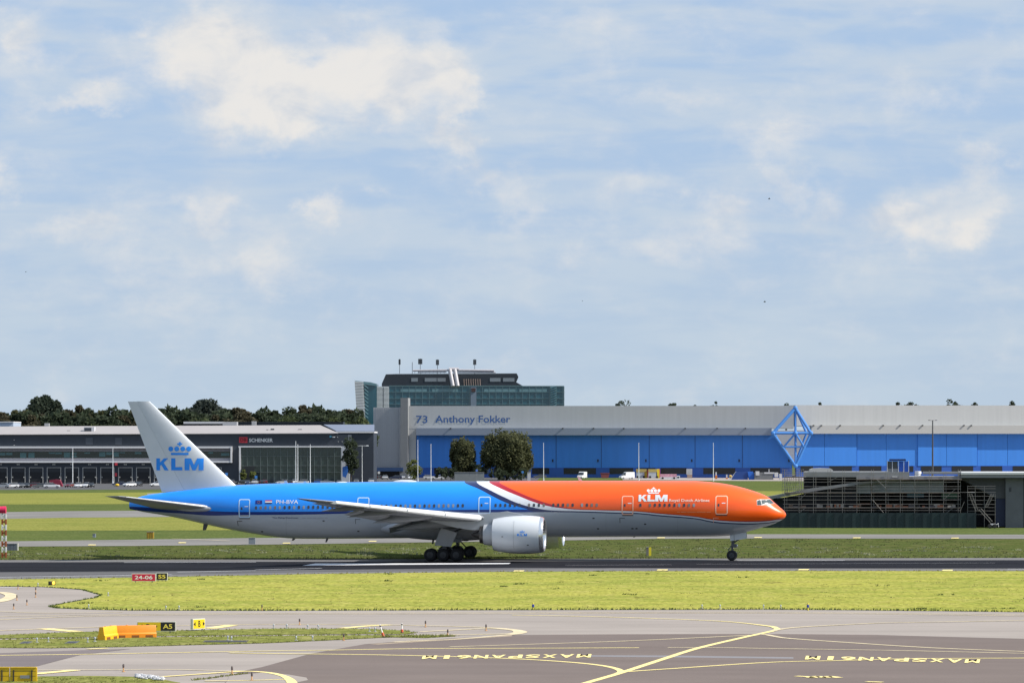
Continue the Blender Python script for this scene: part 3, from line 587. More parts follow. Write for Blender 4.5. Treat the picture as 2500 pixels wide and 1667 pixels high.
for x0, x1, y0, y1, r_ in ((1008, 1096, 904.5, 903.5, .42), (1096, 1120, 901.5, 901.5, .8), (1112, 1206, 903.5, 905, .5), (1020, 1090, 909, 908, .25), (1115, 1210, 909, 909, .3)):
    mb = MB(); mb.tube(go.pt(x0, y0, -6), go.pt(x1, y1, -6), r_, n=10); build(mb, 'roof_pipe', pipe_m, ph, 40)
for k in range(8):
    px = 1133 + k * 5.6; mb = MB(); mb.tube(go.pt(px, 942, -2), go.pt(px - 1, 925, -2), .28, n=6); build(mb, 'small_pipe', M('pipe_brown', (.16, .12, .105), .6), ph)
for px, y0, r_, n_ in ((975.5, 876, .3, 2), (1006.5, 884, .08, 0), (1026, 875, .28, 4), (1068, 877, .26, 3), (1159, 876.5, .3, 3)):
    mb = MB(); mb.tube(go.pt(px, 912, -10), go.pt(px, y0, -10), .11, n=6); ms = build(mb, 'mast', dk, ph)
    for k in range(n_):
        dx_ = (k - (n_ - 1) / 2) * 2.6; mb = MB(); mb.tube(go.pt(px + dx_, y0 + 14, -10.5), go.pt(px + dx_, y0 + 1, -10.5), .22, n=6); build(mb, 'panel_antenna', dk, ms)
for k in range(9): mb = MB(); mb.tube(go.pt(1012 + k * 9, 911, -8), go.pt(1014 + k * 9, 905, -8), .1, n=4); build(mb, 'pipe_support', dk, ph)

# ------------------------------------------------------------------ logistics warehouse on the left
w_dark = M('warehouse_cladding', (.030, .038, .053), .55, var=.07, vscale=.2); w_white = M('warehouse_trim', (.66, .65, .66), .6); w_roof = M('roof_membrane', (.33, .305, .30), .8, var=.05, vscale=.2, stretch=(1, .3, 1)); w_grey = M('warehouse_panel_grey', (.22, .21, .225), .6); w_glass = M('office_glass_dark', (.012, .018, .022), .12, spec=.8); w_blind = M('office_glass_teal', (.07, .145, .15), .3)
SD = 1200.0; sf = Fac(400, SD, 0); X, Y, _ = W(400, 0, SD); wh = empty('warehouse', (X, Y, 0)); tag(wh, 'long dark logistics warehouse with white bands, loading docks and a glass entrance hall', 'building')
sf.part('wall', w_dark, wh, -260, 1061, 850, None, -60, 0)
mb = MB(); mb.prism([sf.pt(-262, 1062.3, .8), sf.pt(826, 1057.8, .8), sf.pt(782, 1038.5, -26), sf.pt(-262, 1043, -26)], (0, 0, .15)); build(mb, 'roof', w_roof, wh)
sf.part('white_band', w_white, wh, -260, 1089.3, 566, 1093.8, 0, 1.4); sf.part('white_band', w_white, wh, -260, 1124.8, 566, 1129.0, 0, 1.4); sf.part('white_band', w_white, wh, 562.5, 1089.3, 566.3, 1129.2, .0, 1.5)
sf.part('spandrel', w_grey, wh, -260, 1094, 562, 1101.5, 0, .12); sf.part('spandrel', M('sill_panel_pale', (.36, .34, .36), .6), wh, -260, 1118, 562, 1124.6, 0, .25)
sf.part('window_strip', w_glass, wh, -260, 1101.5, 562, 1118, 0, .06)
for a, b, y0, y1 in ((0, 13, 1105, 1111), (15, 30, 1105, 1110.5), (49, 64, 1105, 1117.5), (69.5, 84, 1105, 1117.5), (119, 134, 1104, 1107), (135, 151, 1104, 1108), (156, 171, 1104, 1116), (173, 187, 1104.5, 1109), (173, 187, 1111, 1116), (206, 220, 1104, 1107), (242, 257, 1103.5, 1114), (259, 273, 1103.5, 1110), (277, 290, 1103.5, 1114), (292, 305, 1103.5, 1106), (329, 345, 1103, 1108), (508, 520, 1103, 1107), (540, 560, 1106, 1112)):
    sf.part('window_pane', w_blind, wh, a, y0, b, y1, .06, .1)
for a in (209, 281): sf.part('smoke_hatch', M('hatch_grey', (.065, .075, .095), .4), wh, a, 1068, a + 17, 1085, 0, .15)
dk0 = [27.8 + 43.6 * k for k in range(-2, 13)]
m_dock = M('dock_door_dark', (.012, .015, .022), .4); m_dockf = M('dock_frame', (.42, .41, .39), .6)
for k, a in enumerate(dk0):
    if a > 545: continue
    b = a + 33.5; d = sf.part('dock_door', m_dock, wh, a, 1141, b, None, 0, .2)
    for q in ((a - .6, 1140.5, b + .6, 1141.8), (a - .6, 1141.8, a + .8, 1182), (b - .8, 1141.8, b + .6, 1182)): sf.part('dock_frame', m_dockf, d, *q, .2, .45)
    sf.part('dock_shelter', M('dock_shelter_black', (.008, .009, .012), .7), d, a + 3, 1152, b - 3, 1180, .2, .3)
    for q in ((a + 2.0, 1163), (b - 4.0, 1163)): sf.part('dock_bumper', M('dock_light', (.45, .45, .42), .6), d, q[0], q[1], q[0] + 2, q[1] + 3, .45, .6)
    for q in (0, 4): sf.part('dock_number', MATS['dock_light'], wh, a + 13 + q, 1131.5, a + 16 + q, 1135, 0, .15)
sf.part('fire_sign', M('sign_red', (.55, .03, .05), .5), wh, 280, 1129.6, 286.5, 1135.5, 1.4, 1.6); sf.part('fire_cabinet', MATS['sign_red'], wh, 280, 1154, 285.5, 1162, 0, .5)
# entrance hall
sf.part('hall_frame', w_white, wh, 582, 1088.6, 832, 1091.6, 0, 1.0); sf.part('hall_frame', w_white, wh, 583.5, 1091.6, 587.6, None, 0, 1.0)
hg = sf.part('hall_glass', M('hall_glass', (.030, .048, .050), .10, spec=.8, var=.25, vscale=.12, stretch=(1, 1, 2)), wh, 587.6, 1091.6, 832, None, -.5, .1)
for k in range(15):
    px = 603 + k * 16.4; sf.part('mullion', M('mullion_grey', (.14, .17, .17), .4), hg, px, 1092, px + .8, 1182, .1, .35)
for y in (1113.2, 1136, 1152): sf.part('transom', MATS['mullion_grey'], hg, 588, y, 832, y + .7, .1, .3)
sf.part('revolving_door', M('door_dark', (.02, .022, .022), .3), wh, 596, 1138, 621, None, .1, 2.0)
sf.part('side_panel', M('side_panel_pale', (.48, .50, .54), .5), wh, 832, 1089, 853, None, -2, .3)
sf.part('sign_board', MATS['sign_red'], wh, 583.8, 1066.5, 604, 1080.2, 0, .25); sf.text('lettering', M('sign_dark_red', (.16, .004, .01), .5), wh, 'DB', 586.5, 1069, 601.5, 1078, .3, .02)
sf.text('lettering', M('sign_white', (.80, .80, .80), .5), wh, 'SCHENKER', 608, 1069.8, 666, 1078.8, .2, .02)
sf.part('small_sign', M('sign_cyan', (.10, .40, .55), .5), wh, 804.5, 1063, 809.5, 1067.5, 0, .2); sf.part('small_sign', MATS['sign_white'], wh, 811.5, 1065, 817.5, 1067.6, 0, .2)
for px, y in ((825, 1077), (834.5, 1077), (823, 1066), (33.5, 1073), (33.5, 1086)): sf.part('wall_lamp', MATS['sign_white'], wh, px, y, px + 1.6, y + 1.2, 0, .3)
# roof items
for a, y0, b, y1, m_ in ((163.5, 1050.5, 171, 1057.5, w_dark), (178.5, 1052, 182.5, 1057, w_dark), (650, 1048, 655, 1053, w_dark), (661, 1046, 669, 1053, w_dark), (583, 1050.5, 586, 1053.5, w_dark), (598, 1050.5, 600, 1054, w_dark), (728, 1047, 737, 1050, w_grey), (774.5, 1052.5, 776.5, 1056, w_dark)):
    u0, _ = sf.uz(a, y0, -10); u1, _ = sf.uz(b, y0, -10); sf.part('roof_vent', m_, wh, a, y0, b, y1 + 2, -12, -10)
ac = sf.part('air_unit', M('ac_casing', (.52, .52, .55), .5), wh, 204.5, 1042, 230, 1058, -12, -8); sf.part('air_unit_grille', w_dark, ac, 206, 1044, 223, 1053.5, -8, -7.9)
for a in (191, 236): sf.part('air_unit_leg', w_dark, ac, a, 1057, a + 1, 1063, -9, -8.7)
sf.part('air_unit_frame', w_dark, ac, 190, 1056, 238, 1057.2, -9, -8)
for a, y0, b, y1 in ((108.5, 1033, 119.5, 1044), (614.5, 1028, 625, 1038)): sf.part('vent_hood', M('ac_casing2', (.42, .42, .43), .5), wh, a, y0, b, y1 + 3, -30, -28)
sf.part('tank', M('tank_grey', (.46, .46, .48), .4), wh, 543.5, 1029.5, 578, 1042, -34, -28)
# buildings behind its roof
b2 = Fac(700, 1282, 0); X, Y, _ = W(700, 0, 1282); bb = empty('rear_hall', (X, Y, 0)); tag(bb, 'low black hall just above the warehouse roof right of the tail fin', 'building')
b2.part('wall', dk, bb, 448, 1031, 838, None, -12, 0); b2.part('roof_edge', w_white, bb, 448, 1029, 543, 1034, -12.2, .4); b2.part('roof_edge', dk, bb, 543, 1029.6, 838, 1031.2, -12.2, .3)
b3 = Fac(0, 1278, 0); X, Y, _ = W(0, 0, 1278); bb3 = empty('pale_hall', (X, Y, 0)); tag(bb3, 'small pale blue metal hall at the left edge behind the warehouse roof', 'building')
b3.part('wall', M('pale_blue_cladding', (.40, .47, .58), .5, var=.04, vscale=.3), bb3, -260, 1031, 32.5, None, -20, 0); b3.part('roof_edge', w_white, bb3, -260, 1028.8, 33, 1031, -20, .3)
# link building between warehouse and hangar
b4 = Fac(860, 1226, 0); X, Y, _ = W(860, 0, 1226); lb = empty('link_building', (X, Y, 0)); tag(lb, 'dark low building with blue-grey sloping roof between warehouse and hangar', 'building')
b4.part('wall', w_dark, lb, 815, 1057, 912, None, -30, 0); b4.part('fascia', w_white, lb, 815, 1053, 914, 1056.5, -28, .5)
mb = MB(); mb.prism([b4.pt(822, 1053.5, .4), b4.pt(914, 1053.5, .4), b4.pt(914, 1037.5, -24), b4.pt(790, 1037.5, -24)], (0, 0, .2)); build(mb, 'roof', M('roof_blue_grey', (.16, .185, .25), .5, var=.05, vscale=.2), lb)
# church spire far behind the trees
X, Y, Z = W(417.5, 992, 1900); mb = MB(); mb.obox((X, Y), 3.0, 3.0, 0, Z - 8); mb.tube((X, Y, Z - 8), (X, Y, Z), 1.3, .03, 8); tag(build(mb, 'church_spire', dk), 'thin dark church spire in the gap between trees right of the tail fin', 'tower')

# ------------------------------------------------------------------ trees and shrubs before the hangar
X, Y, Z = W(1236, 1042, 1300); make_tree('willow_tree', 71, Z, 9.3, 8.2, leaf_mat('leaves_willow', (.098, .104, .050)), 90, 240, .5, loc=(X, Y, 0), zc=Z - 8.2, droop=3.5, label='big round willow-like tree before the blue hangar doors', cat='tree')
X, Y, Z = W(1130, 1057, 1300); make_tree('upright_tree', 72, Z, 4.6, 7.4, MATS['leaves_willow'], 64, 190, .5, loc=(X, Y, 0), zc=Z - 7.6, droop=2.5, label='narrower upright tree left of the big round tree before the hangar', cat='tree')
X, Y, Z = W(1012, 1117, 1270); make_tree('young_tree', 73, Z, 2.9, 3.6, lf_pale, 26, 90, .26, loc=(X, Y, 0), zc=Z - 3.7, label='small pale green young tree at the grey hangar pillar', cat='tree')
X, Y, Z = W(857, 1064, 1194); make_tree('cypress_tree', 74, Z, 2.4, 6.4, lf_dark, 34, 110, .32, 'round', loc=(X, Y, 0), zc=Z - 6.2, label='tall narrow dark tree beside the pale panel of the entrance hall', cat='tree')
for px, y, w, d, lab, mt in ((1078, 1140, 2.4, 1290, 'round dark shrub left of the upright tree before the hangar', lf_dark), (1165, 1128, 3.4, 1295, 'dense dark shrub between the two trees before the hangar', lf_dark), (1215, 1145, 4.5, 1290, 'low wide shrub under the big round tree', lf_dark), (1265, 1140, 4.0, 1290, 'low dark shrub under the right half of the big round tree', lf_dark), (594, 1146, 1.1, 1190, 'pale shrub left of the entrance hall door', lf_pale), (618, 1144, 1.1, 1190, 'pale shrub right of the entrance hall door', lf_pale), (1100, 1131, 2.6, 1294, 'shrub at the foot of the upright tree', lf_dark)):
    X, Y, Z = W(px, y, d); make_tree('shrub', int(px), Z, w, Z * .48, mt, 18, 90, .28, loc=(X, Y, 0), zc=Z * .52, label=lab, cat='shrub')
# ------------------------------------------------------------------ the airliner
PSI = R(7.0); cP, sP = math.cos(PSI), math.sin(PSI); D0 = 424.0
jet = empty('passenger_jet', (0, D0, 0.045), -PSI)
tag(jet, 'long wide-body passenger jet, blue rear and orange front with a red white blue ribbon', 'airplane')
GZ = 0.045
def LX(px, y=0.0): t = (px - CX) / F; return (t * (D0 + y * cP) - y * sP) / (cP + t * sP)
def L(px, py, y=0.0):
    x = LX(px, y); return x, H - (py - HY) / F * (D0 - x * sP + y * cP) - GZ
def pchip(xs, ys):
    xs = np.array(xs, float); ys = np.array(ys, float); o = np.argsort(xs); xs, ys = xs[o], ys[o]; h = np.diff(xs); d = np.diff(ys) / h; m = np.zeros_like(ys)
    m[0], m[-1] = d[0], d[-1]
    for i in range(1, len(xs) - 1):
        if d[i - 1] * d[i] > 0:
            w1 = 2 * h[i] + h[i - 1]; w2 = h[i] + 2 * h[i - 1]; m[i] = (w1 + w2) / (w1 / d[i - 1] + w2 / d[i])
    def f(x):
        x = min(max(x, xs[0]), xs[-1]); i = min(max(int(np.searchsorted(xs, x)) - 1, 0), len(h) - 1); t = (x - xs[i]) / h[i]
        return float((2 * t ** 3 - 3 * t * t + 1) * ys[i] + (t ** 3 - 2 * t * t + t) * h[i] * m[i] + (-2 * t ** 3 + 3 * t * t) * ys[i + 1] + (t ** 3 - t * t) * h[i] * m[i + 1])
    return f
TOP = [(316.5, 1223), (330, 1216), (345, 1211), (370, 1206), (398, 1202), (444, 1196.5), (495, 1190.5), (546, 1186), (610, 1182), (661, 1180), (740, 1178), (850, 1176.6), (1000, 1175), (1200, 1174), (1400, 1173.2), (1600, 1173), (1690, 1173.2), (1726, 1175.3), (1772, 1180.8), (1803, 1187.3), (1834, 1196), (1864, 1207), (1879, 1215.5), (1891, 1226.5), (1902, 1236.3), (1913, 1245.7), (1917.5, 1251.5), (1919.3, 1256.5)]
BOT = [(316.5, 1242), (352, 1249.5), (393, 1256), (444, 1266), (495, 1277.6), (546, 1289), (610, 1300.8), (661, 1309), (700, 1313), (740, 1314.6), (850, 1314.3), (1000, 1313), (1200, 1311.5), (1400, 1310.3), (1600, 1309.5), (1690, 1309.3), (1740, 1309), (1780, 1307), (1823, 1298), (1841, 1293), (1864, 1286.3), (1889, 1278.4), (1902.6, 1272), (1910, 1268), (1917, 1262), (1919.3, 1256.5)]
ztop = pchip(*zip(*[L(*p) for p in TOP])); zbot = pchip(*zip(*[L(*p) for p in BOT]))
XN, XT = LX(1919.3), LX(316.5)
wn_ = [(XN, 0.02), (XN - .12, .42), (XN - .4, .78), (XN - 1, 1.22), (XN - 2, 1.75), (XN - 3, 2.14), (XN - 4.5, 2.55), (XN - 6, 2.82), (XN - 8, 3.02), (XN - 10.5, 3.1)]
wt_ = [(LX(p), w) for p, w in ((760, 3.1), (661, 2.98), (610, 2.84), (546, 2.55), (495, 2.2), (444, 1.78), (398, 1.33), (370, 1.05), (345, .72), (330, .45), (316.5, .2))]
wid = pchip(*zip(*(wn_ + wt_)))
def surf_y(x, z, off=0.0):          # near-side skin of the fuselage
    a, b = ztop(x), zbot(x); zc, hz, w = (a + b) / 2, (a - b) / 2, wid(x)
    k = max(0.0, 1 - ((z - zc) / max(hz, 1e-4)) ** 2); return -(w * math.sqrt(k)) - off
def LS(px, py):                      # photo pixel -> (x, z) on the near skin
    y = -2.8
    for _ in range(4):
        x, z = L(px, py, y); y = surf_y(x, z)
    return x, z

# livery: boundary curves z(x) drive the paint
X0, X1, ZS = -46.0, 33.0, 10.0
m_liv = bpy.data.materials.new('airliner_livery'); m_liv.use_nodes = True; lt = m_liv.node_tree; lp = lt.nodes['Principled BSDF']
lp.inputs['Roughness'].default_value = 0.32; lp.inputs['Coat Weight'].default_value = 0.35; lp.inputs['Coat Roughness'].default_value = 0.07
ltc = lt.nodes.new('ShaderNodeTexCoord'); ltc.object = jet; lsp = lt.nodes.new('ShaderNodeSeparateXYZ'); lt.links.new(ltc.outputs['Object'], lsp.inputs[0])
def lmath(op, a, b):
    n = lt.nodes.new('ShaderNodeMath'); n.operation = op
    for i, v in enumerate((a, b)):
        if isinstance(v, (int, float)): n.inputs[i].default_value = v
        else: lt.links.new(v, n.inputs[i])
    return n.outputs[0]
xn_ = lmath('DIVIDE', lmath('SUBTRACT', lsp.outputs[0], X0), X1 - X0); zn_ = lmath('DIVIDE', lsp.outputs[2], ZS)
def above(pix, left=None, right=None):
    pts = sorted(LS(*p) for p in pix); pts = [((x - X0) / (X1 - X0), z / ZS) for x, z in pts]
    if left is not None: pts = [(0.0, left), (pts[0][0] - 0.006, left)] + pts
    else: pts = [(0.0, pts[0][1])] + pts
    if right is not None: pts += [(pts[-1][0] + 0.006, right), (1.0, right)]
    else: pts += [(1.0, pts[-1][1])]
    n = lt.nodes.new('ShaderNodeFloatCurve'); c = n.mapping.curves[0]
    c.points[0].location = pts[0]; c.points[1].location = pts[-1]
    for p in pts[1:-1]: c.points.new(*p)
    for p in c.points: p.handle_type = 'AUTO_CLAMPED'
    n.mapping.update(); lt.links.new(xn_, n.inputs['Value']); return lmath('GREATER_THAN', zn_, n.outputs[0])
def lmix(f, a, b):
    n = lt.nodes.new('ShaderNodeMix'); n.data_type = 'RGBA'; lt.links.new(f, n.inputs[0])
    for i, v in ((6, a), (7, b)):
        if isinstance(v, tuple): n.inputs[i].default_value = (*v, 1)
        else: lt.links.new(v, n.inputs[i])
    return n.outputs[2]
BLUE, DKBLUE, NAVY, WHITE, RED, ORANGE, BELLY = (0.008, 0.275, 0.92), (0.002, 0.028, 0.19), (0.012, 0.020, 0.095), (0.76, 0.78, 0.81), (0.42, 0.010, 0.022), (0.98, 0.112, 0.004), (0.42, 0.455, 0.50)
st_top = [(300, 1236), (444, 1243), (584, 1249), (740, 1248.3), (880, 1247), (1000, 1246), (1125, 1244), (1290, 1243), (1330, 1242)]
st_bot = [(300, 1242.5), (352, 1247), (444, 1253), (520, 1258), (584, 1257), (740, 1255.6), (880, 1252.5), (1000, 1251), (1100, 1250), (1330, 1249.6)]
navy_b = [(1132, 1175), (1171, 1194), (1205, 1212), (1237, 1227), (1268, 1237), (1289, 1243), (1305, 1248.6), (1340, 1249.5), (1400, 1250), (1456, 1251.5), (1519, 1253.6), (1554, 1254), (1610, 1259.6), (1700, 1267.2), (1742, 1275.2), (1788, 1278.8), (1834, 1279.8), (1872, 1277.5), (1902, 1274)]
white_b = [(1162.5, 1175), (1196.5, 1196), (1232, 1213.6), (1268, 1229), (1303.6, 1238.6), (1339, 1244.6), (1375, 1246.6), (1400, 1247), (1456, 1248.7), (1519, 1251), (1554, 1251.4), (1610, 1256.8), (1700, 1264.5), (1742, 1272.4), (1788, 1276), (1834, 1277), (1872, 1274.8), (1902, 1271.7)]
red_b = [(1193, 1175), (1223, 1192), (1268, 1211), (1303.6, 1225), (1339, 1235), (1375, 1240.4), (1400, 1243), (1456, 1245), (1519, 1246.6), (1554, 1248.2), (1610, 1253.5), (1700, 1261.5), (1742, 1268.8), (1788, 1272.2), (1834, 1273.2), (1872, 1271.7), (1908, 1268)]
org_b = [(1217, 1175), (1236, 1187), (1268, 1202), (1303.6, 1217), (1339, 1228.8), (1375, 1237.4), (1400, 1241), (1456, 1243.2), (1519, 1245), (1554, 1246.6), (1610, 1251.8), (1700, 1259.8), (1742, 1266.8), (1788, 1270.2), (1834, 1271.2), (1872, 1269.7), (1908, 1266)]
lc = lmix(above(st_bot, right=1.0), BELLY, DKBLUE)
lc = lmix(above(st_top, right=1.0), lc, BLUE)
for cv, col in ((navy_b, NAVY), (white_b, WHITE), (red_b, RED), (org_b, ORANGE)): lc = lmix(above(cv, left=1.0), lc, col)
# faint dirt and panel tone
ln = lt.nodes.new('ShaderNodeTexNoise'); ln.inputs['Scale'].default_value = 0.9; ln.inputs['Detail'].default_value = 6; lmp = lt.nodes.new('ShaderNodeMapping'); lmp.inputs['Scale'].default_value = (0.25, 1, 1)
lt.links.new(ltc.outputs['Object'], lmp.inputs['Vector']); lt.links.new(lmp.outputs[0], ln.inputs['Vector'])
lmr = lt.nodes.new('ShaderNodeMapRange'); lt.links.new(ln.outputs['Fac'], lmr.inputs[0]); lmr.inputs[1].default_value = .3; lmr.inputs[2].default_value = .7; lmr.inputs[3].default_value = .94; lmr.inputs[4].default_value = 1.05
lh = lt.nodes.new('ShaderNodeHueSaturation'); lt.links.new(lc, lh.inputs['Color']); lt.links.new(lmr.outputs[0], lh.inputs['Value']); lt.links.new(lh.outputs[0], lp.inputs['Base Color'])

m_white = M('aircraft_white', (0.60, 0.625, 0.655), 0.36, coat=0.2, var=0.03, vscale=0.5)
m_lgrey = M('aircraft_light_grey', (0.40, 0.42, 0.45), 0.4, var=0.06, vscale=0.6)
m_wing = M('wing_grey', (0.23, 0.24, 0.26), 0.42, var=0.07, vscale=0.5)
m_flap = M('flap_grey', (0.27, 0.28, 0.30), 0.42, var=0.07, vscale=0.5)
m_slat = M('slat_white', (0.86, 0.86, 0.85), 0.35, var=0.03, vscale=1)
m_alu = M('polished_aluminium', (0.82, 0.83, 0.85), 0.22, metal=0.9)
m_dark = M('exhaust_metal', (0.09, 0.085, 0.085), 0.45, metal=0.6)
m_black = M('black_void', (0.012, 0.012, 0.014), 0.7)
m_tyre = M('tyre_rubber', (0.014, 0.014, 0.016), 0.8)
m_rim = M('wheel_rim_grey', (0.055, 0.057, 0.06), 0.5, metal=0.3)
m_strut = M('gear_strut_grey', (0.10, 0.105, 0.115), 0.45, metal=0.2)
m_glass = M('cabin_window_glass', (0.035, 0.04, 0.05), 0.12, spec=0.8)
m_shade = M('cabin_window_shade', (0.21, 0.18, 0.16), 0.35)
m_shade2 = M('cabin_window_pale', (0.30, 0.33, 0.36), 0.2)
m_logo = M('logo_blue', (0.006, 0.25, 0.82), 0.35, coat=0.4)
m_logow = M('logo_white', (0.80, 0.82, 0.85), 0.4)
m_door_line = M('door_outline_pale_blue', (0.52, 0.72, 0.92), 0.4); m_door_line2 = M('door_outline_pale_orange', (0.95, 0.50, 0.34), 0.4)

# fuselage
mb = MB(); xs = [XT + (XN - 3 - XT) * i / 90 for i in range(91)] + [XN - 3 * (1 - i / 24) ** 2 for i in range(1, 25)]
rings = []
for x in xs:
    a, b = ztop(x), zbot(x); zc, hz, w = (a + b) / 2, max((a - b) / 2, .012), max(wid(x), .012)
    rings.append([(x, w * math.cos(2 * math.pi * k / 56), zc + hz * math.sin(2 * math.pi * k / 56)) for k in range(56)])
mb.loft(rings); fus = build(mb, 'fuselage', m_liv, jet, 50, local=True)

def conform(pts, faces, off, name, mat, parent, yf=None, cut=0.22, far=9e9):
    yf = yf or surf_y
    bm = bmesh.new(); vv = [bm.verts.new((p[0], 0, p[1])) for p in pts]
    for f in faces:
        for t in (tessellate_polygon([[Vector((pts[i][0], pts[i][1], 0)) for i in f]]) if len(f) > 4 else [tuple(range(len(f)))]):
            try: bm.faces.new([vv[f[i]] for i in t])
            except ValueError: pass
    for ax in (0, 2):
        c = [v.co[ax] for v in bm.verts]; lo, hi = min(c), max(c); n = int((hi - lo) / cut)
        for i in range(1, n + 1):
            co = Vector((0, 0, 0)); no = Vector((0, 0, 0)); co[ax] = lo + (hi - lo) * i / (n + 1); no[ax] = 1
            bmesh.ops.bisect_plane(bm, geom=bm.verts[:] + bm.edges[:] + bm.faces[:], plane_co=co, plane_no=no)
    e = .02
    for v in bm.verts:
        x, z = v.co.x, v.co.z; y = yf(x, z, 0.0); fx = (yf(x + e, z, 0.0) - yf(x - e, z, 0.0)) / (2 * e); fz = (yf(x, z + e, 0.0) - yf(x, z - e, 0.0)) / (2 * e)
        n = Vector((fx, -1.0, fz)) if y < far else Vector((-fx, 1.0, -fz)); n.normalize(); v.co.y = y; v.co += n * off
    bm.normal_update()
    for f in bm.faces:
        if (f.normal.y > 0) == (far > 1e6): f.normal_flip()
    me = bpy.data.meshes.new(name); bm.to_mesh(me); bm.free(); me.materials.append(mat); o = bpy.data.objects.new(name, me); link(o, parent); return o
def pixpoly(pix, **k): p = [LS(*q) for q in pix]; return p, [tuple(range(len(p)))]
def rrect(x0, x1, z0, z1, r, n=4):
    o = []
    for cx, cz, a0 in ((x1 - r, z1 - r, 0), (x0 + r, z1 - r, 90), (x0 + r, z0 + r, 180), (x1 - r, z0 + r, 270)):
        o += [(cx + r * math.cos(R(a0 + 90 * i / n)), cz + r * math.sin(R(a0 + 90 * i / n))) for i in range(n + 1)]
    return o
# cabin windows, one object each
row = [625 + 11.66 * i for i in range(21)] + [885 + 11.66 * i for i in range(22)] + [1210 + 11.75 * i for i in range(6)] + [1291.6 + 12.0 * i for i in range(4)] + [1351 + 11.8 * i for i in range(5)] + [1421 + 12 * i for i in range(4)] + [1563.5] + [1587 + 11.9 * i for i in range(10)]
rr = random.Random(5); wy = pchip([600, 740, 1000, 1140, 1300, 1500, 1700], [1239.4, 1237.9, 1235, 1233.8, 1232.8, 1232.6, 1232.7])
rw = rrect(-.125, .125, -.195, .195, .11, 3); rw2 = rrect(-.165, .165, -.24, .24, .14, 3)
for p in row:
    x, z = LS(p, wy(p)); k = rr.random()
    conform([(x + a, z + b) for a, b in rw], [tuple(range(len(rw)))], .016, 'cabin_window', m_glass if k < .66 else (m_shade if k < .86 else m_shade2), fus, cut=.3)
# doors with outline, small window and handle
for px0, py0, px1, py1, back in ((583.6, 1217.7, 611, 1263.6, 1), (873, 1213.5, 901.5, 1259, 1), (1168.7, 1211.8, 1197.7, 1254, 1), (1518.5, 1209.8, 1546.6, 1256, 0), (1747, 1209.4, 1776.7, 1255.6, 0)):
    (xa, zt), (xb, zb) = LS(px0, py0), LS(px1, py1); o1 = rrect(xa, xb, zb, zt, .22); d = conform(o1, [tuple(range(len(o1)))], .008, 'cabin_door', m_liv, jet)
    o2 = rrect(xa + .11, xb - .11, zb + .11, zt - .11, .14); n = len(o1)
    conform(o1 + o2, [(i, (i + 1) % n, n + (i + 1) % n, n + i) for i in range(n)], .018, 'door_outline', m_door_line if back else m_door_line2, d)
    cx, cz = xa + (xb - xa) * .26, zb + (zt - zb) * .5
    conform([(cx + a * .8, cz + b * .8) for a, b in rw], [tuple(range(len(rw)))], .016, 'door_window', m_glass, d, cut=.3)
    conform([(cx + .35, cz + .18), (cx + .75, cz + .18), (cx + .75, cz + .27), (cx + .35, cz + .27)], [(0, 1, 2, 3)], .016, 'door_handle', m_logow, d)
    conform([(xa + .05, zb - .02), (xb - .05, zb - .02), (xb - .05, zb - .12), (xa + .05, zb - .12)], [(0, 1, 2, 3)], .02, 'door_sill', m_dark, d)
    conform([(xa - .25, zb - .35), (xa + .35, zb - .35), (xa + .35, zb - .41), (xa - .19, zb - .41), (xa - .19, zb - .9), (xa - .25, zb - .9)], [(0, 1, 2, 3, 4, 5)], .012, 'door_mark', m_dark if px0 < 1700 else m_door_line2, d)
# cockpit glazing on both sides
m_cgl = M('cockpit_glass', (0.07, 0.10, 0.11), 0.25, spec=0.3); m_cfr = M('cockpit_frame_white', (0.78, 0.74, 0.70), 0.4)
zp = lambda a, b: (1650 + a / 6.533, 1150 + b / 6.533)
cw = [[(1300, 470), (1347, 457), (1367, 536), (1301, 533)], [(1362, 461), (1428, 459), (1460, 500), (1380, 524)], [(1441, 462), (1500, 452), (1566, 512), (1476, 519)]]
fr = [(1291, 460), (1345, 448), (1430, 450), (1503, 445), (1570, 515), (1470, 525), (1376, 543), (1293, 541)]
for sgn in (-1, 1):
    yf = (lambda x, z, o, s=sgn: -s * -abs(surf_y(x, z, o)) if s > 0 else surf_y(x, z, o))
    f0 = conform(*pixpoly([zp(*q) for q in fr]), .015, 'cockpit_frame', m_cfr, fus, yf=yf, cut=.09, far=-9 if sgn > 0 else 9e9)
    for q in cw: conform(*pixpoly([zp(*a) for a in q]), .05, 'cockpit_window', m_cgl, fus, yf=yf, cut=.09, far=-9 if sgn > 0 else 9e9)
# writing and flags
def decal(body, px0, py0, px1, py1, mat, name='lettering', bold=0.0):
    (xa, zt), (xb, zb) = LS(px0, py0), LS(px1, py1); p, f = text2d(body, xa, xb, zb, zt, bold); return conform(p, f, .02, name, mat, fus)
decal('PH-BVA', 674.6, 1220, 728, 1229.3, m_logow, bold=0.004)
decal('Royal Dutch Airlines', 1633.5, 1217.5, 1732, 1226.3, M('lettering_pale', (.95, .62, .50), .4), bold=0.03)
decal('The Flying Dutchman', 664.5, 1261.3, 728, 1265.8, M('lettering_navy', (.03, .045, .13), .5), bold=0.015)
def dashes(px0, px1, y, h, mat, words):
    """writing too small to read in the photograph: a row of word-length strokes"""
    x = px0
    for w in words:
        conform(*pixpoly([(x, y), (x + w, y), (x + w, y + h), (x, y + h)]), .02, 'small_print', mat, fus); x += w + 2.4
dashes(738, 798, 1263, 1.2, M('lettering_faint', (.33, .33, .37), .5), (9, 12, 8, 17, 6))
dashes(1652.5, 1732.5, 1248.6, 1.4, M('lettering_soft', (.93, .30, .13), .5), (7, 14, 20, 22, 10))
def flat(pix, mat, name): return conform(*pixpoly(pix), .02, name, mat, fus)
